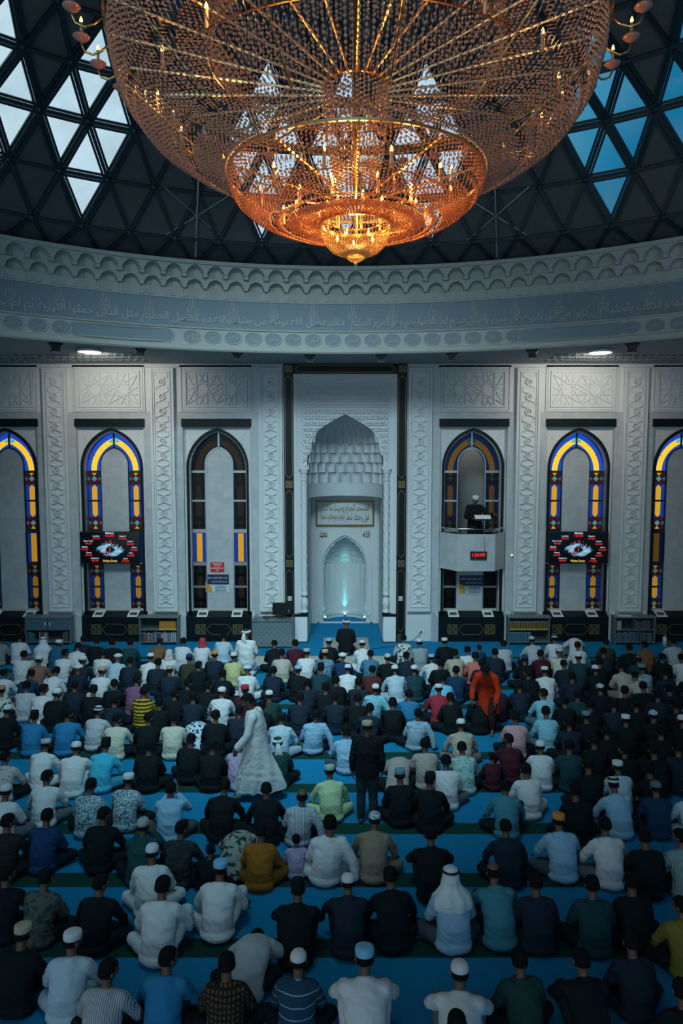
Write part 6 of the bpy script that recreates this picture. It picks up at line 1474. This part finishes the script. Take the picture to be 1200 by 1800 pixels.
PEOPLE = """
0.02 20.60 s kr td 1.08
6.88 20.54 v w h
-3.54 19.81 a lw h
-9.43 19.75 a w h
1.67 19.69 a bw2 h
6.01 19.62 a w tq
-9.92 19.62 a g h
-7.52 19.56 a n h
-5.30 19.43 b br bl
5.30 19.43 k lg wp
-8.57 19.32 a W gh
-4.60 19.32 a w h
-4.06 19.32 a w kt
2.80 19.32 a k wk
3.78 19.28 c nb h
-7.04 19.28 a k h
9.23 19.27 l lg h
-0.47 19.26 a k bk
7.36 19.26 a ol h
-2.01 19.19 b k h
0.46 19.19 b W wc
-6.55 19.14 r k h
2.07 19.14 a ch wk
-6.05 19.14 a t h
-8.03 19.09 r tb wk
4.41 19.08 a lg h
-1.41 19.02 a m h
8.29 18.92 l br h
6.43 18.90 a w h
-7.43 18.89 b w h
7.77 18.69 l k h
-2.70 18.48 t W tu 1.08
3.29 18.43 a w h
6.89 18.23 a n h
-1.05 18.18 a w sb
3.98 18.18 a n h
-4.71 18.13 a w ke
5.68 18.13 a cr bt
-6.46 18.12 a w bl
0.65 18.12 a db h
-7.46 18.09 r w h
5.17 18.09 r m h
-0.56 18.08 a bp bc
-1.71 18.07 a sh h
2.89 18.06 a be h
-8.51 17.97 a w h
-3.47 17.97 a n oc
1.59 17.93 r n h
-0.09 17.86 r nb tw
3.38 17.81 a co h
-2.94 17.81 a py wk
2.23 17.78 k sc bk
-5.96 17.78 k lw tw
8.75 17.76 a w h
8.25 17.76 a k h
-5.09 17.72 k W wc
1.08 17.71 a k pc
6.04 17.69 a t wk
-4.07 17.66 a ol nv
7.56 17.61 a t ba
4.60 17.56 a k nv
-7.91 17.52 r sa wk
-6.77 17.47 r n wk
-5.54 17.44 a n h
6.46 17.36 a k h
5.52 17.26 a n h
-4.77 17.23 a n h
3.43 17.19 a n h
2.37 17.18 a k h
-3.71 17.08 r k h
6.85 16.97 b be h
7.34 16.87 a td tk
-6.64 16.84 a n tw
0.04 16.83 k W wc
-0.63 16.79 a t sk
6.15 16.79 a k wc
1.68 16.76 r t wc
-1.19 16.74 a k bk
0.64 16.74 a mb h
-2.43 16.70 a W bw
-1.79 16.70 a n h
1.19 16.69 k lw wc
-4.33 16.65 a n bc
2.69 16.65 a nb h
-7.11 16.65 b w h
4.85 16.61 k w wk
-5.96 16.58 r W bc
-8.30 16.49 r w h
-7.65 16.48 b nb h
7.72 16.47 a n h
4.38 16.40 l k h
6.96 16.37 b be h
8.21 16.33 a k h
-2.98 16.30 a k h
5.36 16.13 a n h
3.25 16.07 b k wc
2.27 16.00 a bl h
-0.25 15.92 a k h
-4.90 15.87 r mu h
-3.68 15.73 r k h
0.28 15.71 a n h
-0.91 15.71 a n h
-5.38 15.70 a k h
-6.23 15.53 a n h
3.95 15.51 a n h
6.78 15.51 a k h
3.45 15.50 a pl h
-3.16 15.49 r k h
-7.30 15.46 a lg h
5.74 15.36 a k pc
2.08 15.34 k rd wk
-0.48 15.33 a k h
0.65 15.29 p aq wc
-6.82 15.26 r w h
7.24 15.24 a k h
-2.29 15.22 l m rc
-5.68 15.20 a k h
-7.74 15.18 a wp tn
6.20 15.12 a k h
-2.78 15.09 r w wc
-4.51 15.05 a yb h
-3.82 15.03 r k h
4.36 15.02 l aq h
1.37 14.98 a b h
5.08 14.94 a t h
-6.39 14.94 r k wc
-1.71 14.89 a dg wc
6.80 14.83 a n h
-0.26 14.77 a n h
-3.35 14.76 a n h
2.86 14.76 a k h
2.25 14.75 a k h
-1.02 14.69 a n h
0.23 14.67 a k h
-4.99 14.54 a n h
4.67 14.53 a k h
-4.00 14.41 a k h
0.97 14.41 a k h
6.11 14.31 a k h
-1.80 14.28 a k h
5.61 14.24 a n h
5.11 14.24 a k h
6.90 14.22 a k h
0.47 14.08 a n h
-7.02 13.98 a k wc
-3.11 13.95 w bd h
-2.22 13.94 a n h
-5.13 13.94 r lg tq
4.07 13.86 a aq h
1.45 13.80 p cb h
-5.67 13.71 r b h
4.84 13.70 a k tk
6.20 13.70 a k pc
-6.33 13.67 a b sk
-2.66 13.65 a k h
-0.64 13.64 p lb h
-1.32 13.58 k lw bl
3.37 13.55 a pk h
-3.98 13.53 r k h
5.57 13.52 a k wk
-3.48 13.52 a cr h
-4.60 13.50 r cr h
6.66 13.45 a k wc
4.37 13.31 a n h
2.22 13.23 k be wc
-0.05 12.92 l lb h
4.94 12.88 a k h
5.97 12.88 a k h
2.99 12.55 l m h
-2.91 12.50 a k h
4.54 12.44 a k h
-5.54 12.34 k W pw
-1.29 12.33 a dg tt
-1.97 12.28 a li h
1.40 12.28 a gb h
-4.41 12.26 k cy sk
3.49 12.23 a w wc
-2.46 12.21 a k h
2.06 12.19 k mt h
-3.60 12.18 a k h
4.00 12.18 a t h
0.88 12.18 v gb h
2.60 12.15 c m h
-4.90 12.13 h W wc
5.92 12.09 a n h
4.93 12.04 l k h
5.43 11.98 a k h
-6.01 11.79 r pd h
1.68 11.57 a w h
4.07 11.42 a k h
4.57 11.41 a lw wk
5.05 11.26 r k h
-0.32 11.25 k pg tw2
2.97 11.25 a W h
0.84 11.04 a k tk
-4.95 11.01 r w h
-3.58 10.90 a ba2 wk
1.32 10.88 r k sk
4.25 10.77 k lb tq
2.50 10.71 o tl h
-4.12 10.70 a ba1 h
-1.98 10.69 k k h
4.88 10.66 a nb gn
-2.82 10.58 u lb h
-1.31 10.58 k k h
5.37 10.55 l lw h
-5.38 10.50 a w wc
3.54 10.50 a k h
-0.73 10.34 p ws ba
-3.61 9.81 r k h
-4.43 9.77 a nv2 h
-1.67 9.71 v fg h
0.36 9.65 k bb pc2
3.01 9.62 o lb oc2
-4.91 9.58 r ge h
-0.77 9.53 c li h 0.90
2.22 9.51 k n h
-2.94 9.48 u dt gk
3.62 9.47 o w h
-2.38 9.44 r kp h
-0.28 9.39 p W h 1.08
-1.25 9.37 a mus h
1.12 9.26 h k h
4.56 9.20 l ts h
4.06 9.18 a k h
-1.93 9.18 c k h
-2.63 8.81 a W wc
-1.66 8.44 o W bk 1.04
1.80 8.39 h tl ba
-4.34 8.35 r k h
0.49 8.29 k k h
-3.82 8.28 a fl h
-0.04 8.22 h n wc
1.23 8.20 a lb gh 1.10
3.46 8.19 a k h
-3.09 8.17 r k h
2.27 8.16 a n h
2.95 8.11 a t h
-0.65 8.05 h k sk
-2.29 8.04 o W h 1.08
3.87 7.75 l yo h
-1.17 7.48 v lg h
-3.62 7.23 a k bc
3.03 7.15 a n h
-3.04 7.14 r lw wk
-1.94 6.88 r b h
1.74 6.86 a dg h
2.39 6.86 h k h
-0.57 6.85 a np wc
-1.31 6.79 a pn h
0.12 6.79 h W bk 1.12
-2.50 6.69 r st h
1.08 6.64 h w wc 1.05
3.24 6.45 a k h
0.95 6.03 a k h
"""
rows = [l.split() for l in PEOPLE.strip().splitlines()]
rp = random.Random(21); crowd = []
for x, y, pose, g, h, *k_ in rows:
    big = float(k_[0]) if k_ else 1.0; x, y = float(x), float(y); p = POSES[pose]; rz = rp.uniform(-.12, .12); sc = .96 * big * rp.uniform(.97, 1.03)
    if pose == 'c': sc = .72 * big
    if pose in 'wv': c = V((p['head'].translation.x * .3, .30, 0))
    else: c = p['head'].translation
    off = Matrix.Rotation(rz, 3, 'Z') @ V((c.x, c.y, 0)) * sc
    o = dress('person', pose, (x - off.x, y - off.y, .003), rz, sc, g, h)
    crowd.append([o, x, y, pose, g, h])
# labels: what each person wears, then how they sit, then whom they sit next to
def wear(g, h): return 'person in ' + G[g][0] + (', bare headed' if h == 'h' else ', ' + Hd[h][0] if h == 'ba' else ' and ' + Hd[h][0])
def short(g, h): return G[g][0] + ('' if h == 'h' else ' and ' + Hd[h][0])
from collections import Counter, defaultdict
by = defaultdict(list)
for i, c in enumerate(crowd): by[wear(c[4], c[5])].append(i)
cg = Counter(c[4] for c in crowd); ch = Counter(c[5] for c in crowd)
labels = {}; used = set()
anch = []                                            # people whom a few words single out
for i, c in enumerate(crowd):
    if cg[c[4]] == 1: anch.append((i, G[c[4]][0]))
    elif ch[c[5]] == 1 and c[5] != 'h': anch.append((i, Hd[c[5]][0]))
    elif len(by[wear(c[4], c[5])]) == 1 and c[5] != 'h': anch.append((i, short(c[4], c[5])))
for base, ids in by.items():
    if len(ids) == 1: labels[ids[0]] = base + ', ' + POSTURE[crowd[ids[0]][3]]; continue
    pp = Counter(crowd[i][3] for i in ids); todo = []
    for i in ids:
        if pp[crowd[i][3]] == 1: labels[i] = base + ', ' + POSTURE[crowd[i][3]]
        else: todo.append(i)
    cand = []
    for a, words in anch:
        if a in ids: continue
        sides = defaultdict(list)
        for i in ids:
            dx, dy = crowd[i][1] - crowd[a][1], crowd[i][2] - crowd[a][2]
            rel = ('right of' if dx > 0 else 'left of') if abs(dx) > abs(dy) * .9 else ('in front of' if dy > 0 else 'behind')
            sides[rel].append((math.hypot(dx, dy), i))
        for rel, L in sides.items():
            for k, (d, i) in enumerate(sorted(L)[:4]): cand.append((d + 2.5 * k, i, k, rel, words))
    cand.sort()
    for d, i, k, rel, words in cand:                 # the k-th nearest person of this look on that side of that neighbour
        if i in labels: continue
        t = base + ', ' + ('', 'second such one ', 'third such one ', 'fourth such one ')[k] + rel + ' the ' + words
        if len(t.split()) <= 16: labels[i] = t
    for i in todo:
        if i not in labels:
            k = sorted(todo, key=lambda j: crowd[j][1]).index(i)
            labels[i] = base + ', number %d of these from the left' % (k + 1)
for i, c in enumerate(crowd): tag(c[0], labels[i], 'person', GROUP)

# ---- the few who are not seated
def special(p, g, loc, rz, sc, label, head, tcol, extra=None, shirt_name='robe'):
    for k in ('body',): 
        if not p[k].materials: p[k].materials.append(M_skin)
    for k in ('shirt', 'trousers'):
        if not p[k].materials: p[k].materials.append(CP)
    POSES['_'] = p; G['_'] = (shirt_name, g, 'plain', tcol); o = dress('person', '_', loc, rz, sc, '_', head); return tag(o, label, 'person')
_T = trunk
def robed(p, rings, seed, sleeves):                    # a long robe: one cloth from the shoulders to the hem
    c = MB(); trunk(c, [r[0] for r in rings], [r[1] for r in rings], 22)
    for sh, el, wr in sleeves:
        limb(c, [V(rings[-2][0]).lerp(V(sh), .4), sh], [.085, .078]); limb(c, [sh, V(sh).lerp(V(el), .5), el], [.078, .068, .062]); limb(c, [el, V(el).lerp(V(wr), .9)], [.062, .058])
    p['shirt'] = remeshed(c, .0135, 4, 'robe', .006, seed, .020)
# standing youth in black jacket and jeans, seen from behind
sh = [V((-.18, 0, 1.42)), V((.18, 0, 1.42))]; el = [V((-.25, -.02, 1.13)), V((.25, -.02, 1.13))]; wr = [V((-.25, .06, .88)), V((.25, .06, .88))]
p = make_pose('stand', [(0, 0, .93), (0, 0, 1.12), (0, -.01, 1.28), (0, 0, 1.41), (0, .01, 1.49)], (V((0, .045, 1.655)), 0, .2), [(-.09, 0, .90), (.09, 0, .90)], [(-.10, .02, .49), (.10, .02, .49)], [(-.11, -.02, .085), (.11, -.02, .085)], sh, el, wr, [V((0, .1, -1)), V((0, .1, -1))], [((-.15, 1, -.05), (0, 0, 1)), ((.15, 1, -.05), (0, 0, 1))], seat=False, hand_n=[(-1, 0, 0), (1, 0, 0)], seed=31)
special(p, (.006, .008, .010), (.30, 10.94, .0), 0, .96, 'person standing with back turned in black jacket, dark jeans and pale cap', 'bc', (.018, .034, .045), shirt_name='jacket')
# man in a long white robe striding to the left
sh = [V((-.16, .03, 1.42)), V((.16, -.02, 1.41))]; el = [V((-.22, .10, 1.14)), V((.21, -.10, 1.14))]; wr = [V((-.20, .27, .93)), V((.20, -.12, .87))]
p = make_pose('walk', [(0, -.02, .93), (0, .0, 1.12), (0, .02, 1.28), (0, .04, 1.41), (0, .06, 1.49)], (V((0, .115, 1.645)), .1, .35), [(-.09, 0, .90), (.09, 0, .90)], [(-.09, .20, .50), (.09, -.10, .48)], [(-.09, .26, .085), (.09, -.42, .15)], sh, el, wr, [V((0, .3, -1)), V((0, -.1, -1))], [((0, 1, -.05), (0, 0, 1)), ((0, 1, -.6), (0, .5, .8))], seat=False, hand_n=[(-1, 0, 0), (1, 0, 0)], seed=32)
robed(p, [(V((0, -.06, .17)), (.22, .44)), (V((0, -.05, .40)), (.22, .36)), (V((0, -.02, .70)), (.21, .25)), (V((0, -.01, .95)), (.205, .185)), (V((0, .0, 1.12)), (.19, .165)), (V((0, .02, 1.28)), (.20, .155)), (V((0, .04, 1.41)), (.185, .12)), (V((0, .06, 1.49)), (.085, .08))], 33, [(sh[i], el[i], wr[i]) for i in (0, 1)])
special(p, (.58, .60, .58), (-1.62, 11.72, 0), math.pi / 2, 1.07, 'bearded person in a long white robe walking left between the rows', 'h', (.5, .52, .5))
# man in a red tunic stooping and stepping towards the camera
sh = [V((-.17, .22, 1.22)), V((.17, .22, 1.22))]; el = [V((-.26, .25, .96)), V((.27, .20, .96))]; wr = [V((-.22, .38, .76)), V((.26, .34, .76))]
p = make_pose('stoop', [(0, 0, .90), (0, .06, 1.06), (0, .15, 1.18), (0, .23, 1.26), (0, .29, 1.31)], (V((0, .40, 1.415)), .15, .75), [(-.09, 0, .87), (.09, 0, .87)], [(-.12, .14, .49), (.12, -.02, .47)], [(-.13, .10, .085), (.13, -.30, .12)], sh, el, wr, [V((0, .4, -1)), V((0, .4, -1))], [((-.1, 1, -.05), (0, 0, 1)), ((0, 1, -.4), (0, .4, .9))], seat=False, hand_n=[(-1, 0, 0), (1, 0, 0)], seed=34)
robed(p, [(V((0, -.06, .42)), (.27, .25)), (V((0, -.03, .66)), (.24, .20)), (V((0, .0, .88)), (.21, .165)), (V((0, .06, 1.05)), (.19, .15)), (V((0, .15, 1.18)), (.195, .15)), (V((0, .22, 1.26)), (.18, .12)), (V((0, .29, 1.32)), (.085, .08))], 35, [(sh[i], el[i], wr[i]) for i in (0, 1)])
special(p, (.42, .030, .006), (3.05, 14.72, 0), math.pi - .35, 1.04, 'barefoot person in a long red orange tunic stepping towards the camera', 'h', (.03, .012, .012))
# preacher on the balcony, reading, one hand on the staff
sh = [V((-.18, .0, 1.42)), V((.18, .0, 1.42))]; el = [V((-.34, .16, 1.20)), V((.27, .10, 1.15))]; wr = [V((-.455, .37, 1.235)), V((.13, .36, 1.12))]
p = make_pose('preach', [(0, 0, .93), (0, 0, 1.12), (0, -.01, 1.28), (0, 0, 1.41), (0, .02, 1.49)], (V((0, .07, 1.635)), 0, .38), [(-.09, 0, .90), (.09, 0, .90)], [(-.10, .02, .49), (.10, .02, .49)], [(-.11, -.02, .085), (.11, -.02, .085)], sh, el, wr, [V((-.5, .6, .0)), V((-.5, .8, -.1))], [((-.15, 1, -.05), (0, 0, 1)), ((.15, 1, -.05), (0, 0, 1))], seat=False, hand_n=[(-.6, -.6, .2), (0, 0, 1)], seed=36)
robed(p, [(V((0, -.01, .12)), (.25, .22)), (V((0, 0, .60)), (.22, .18)), (V((0, 0, .93)), (.205, .16)), (V((0, 0, 1.12)), (.19, .15)), (V((0, -.01, 1.28)), (.205, .15)), (V((0, 0, 1.41)), (.195, .115)), (V((0, .02, 1.49)), (.085, .08))], 37, [(sh[i], el[i], wr[i]) for i in (0, 1)])
special(p, (.006, .009, .010), (4.16, 22.22, 2.745), math.pi, 1.12, 'preacher in black robe and white cap reading on the marble balcony', 'wk', (.006, .009, .010))
del POSES['_']
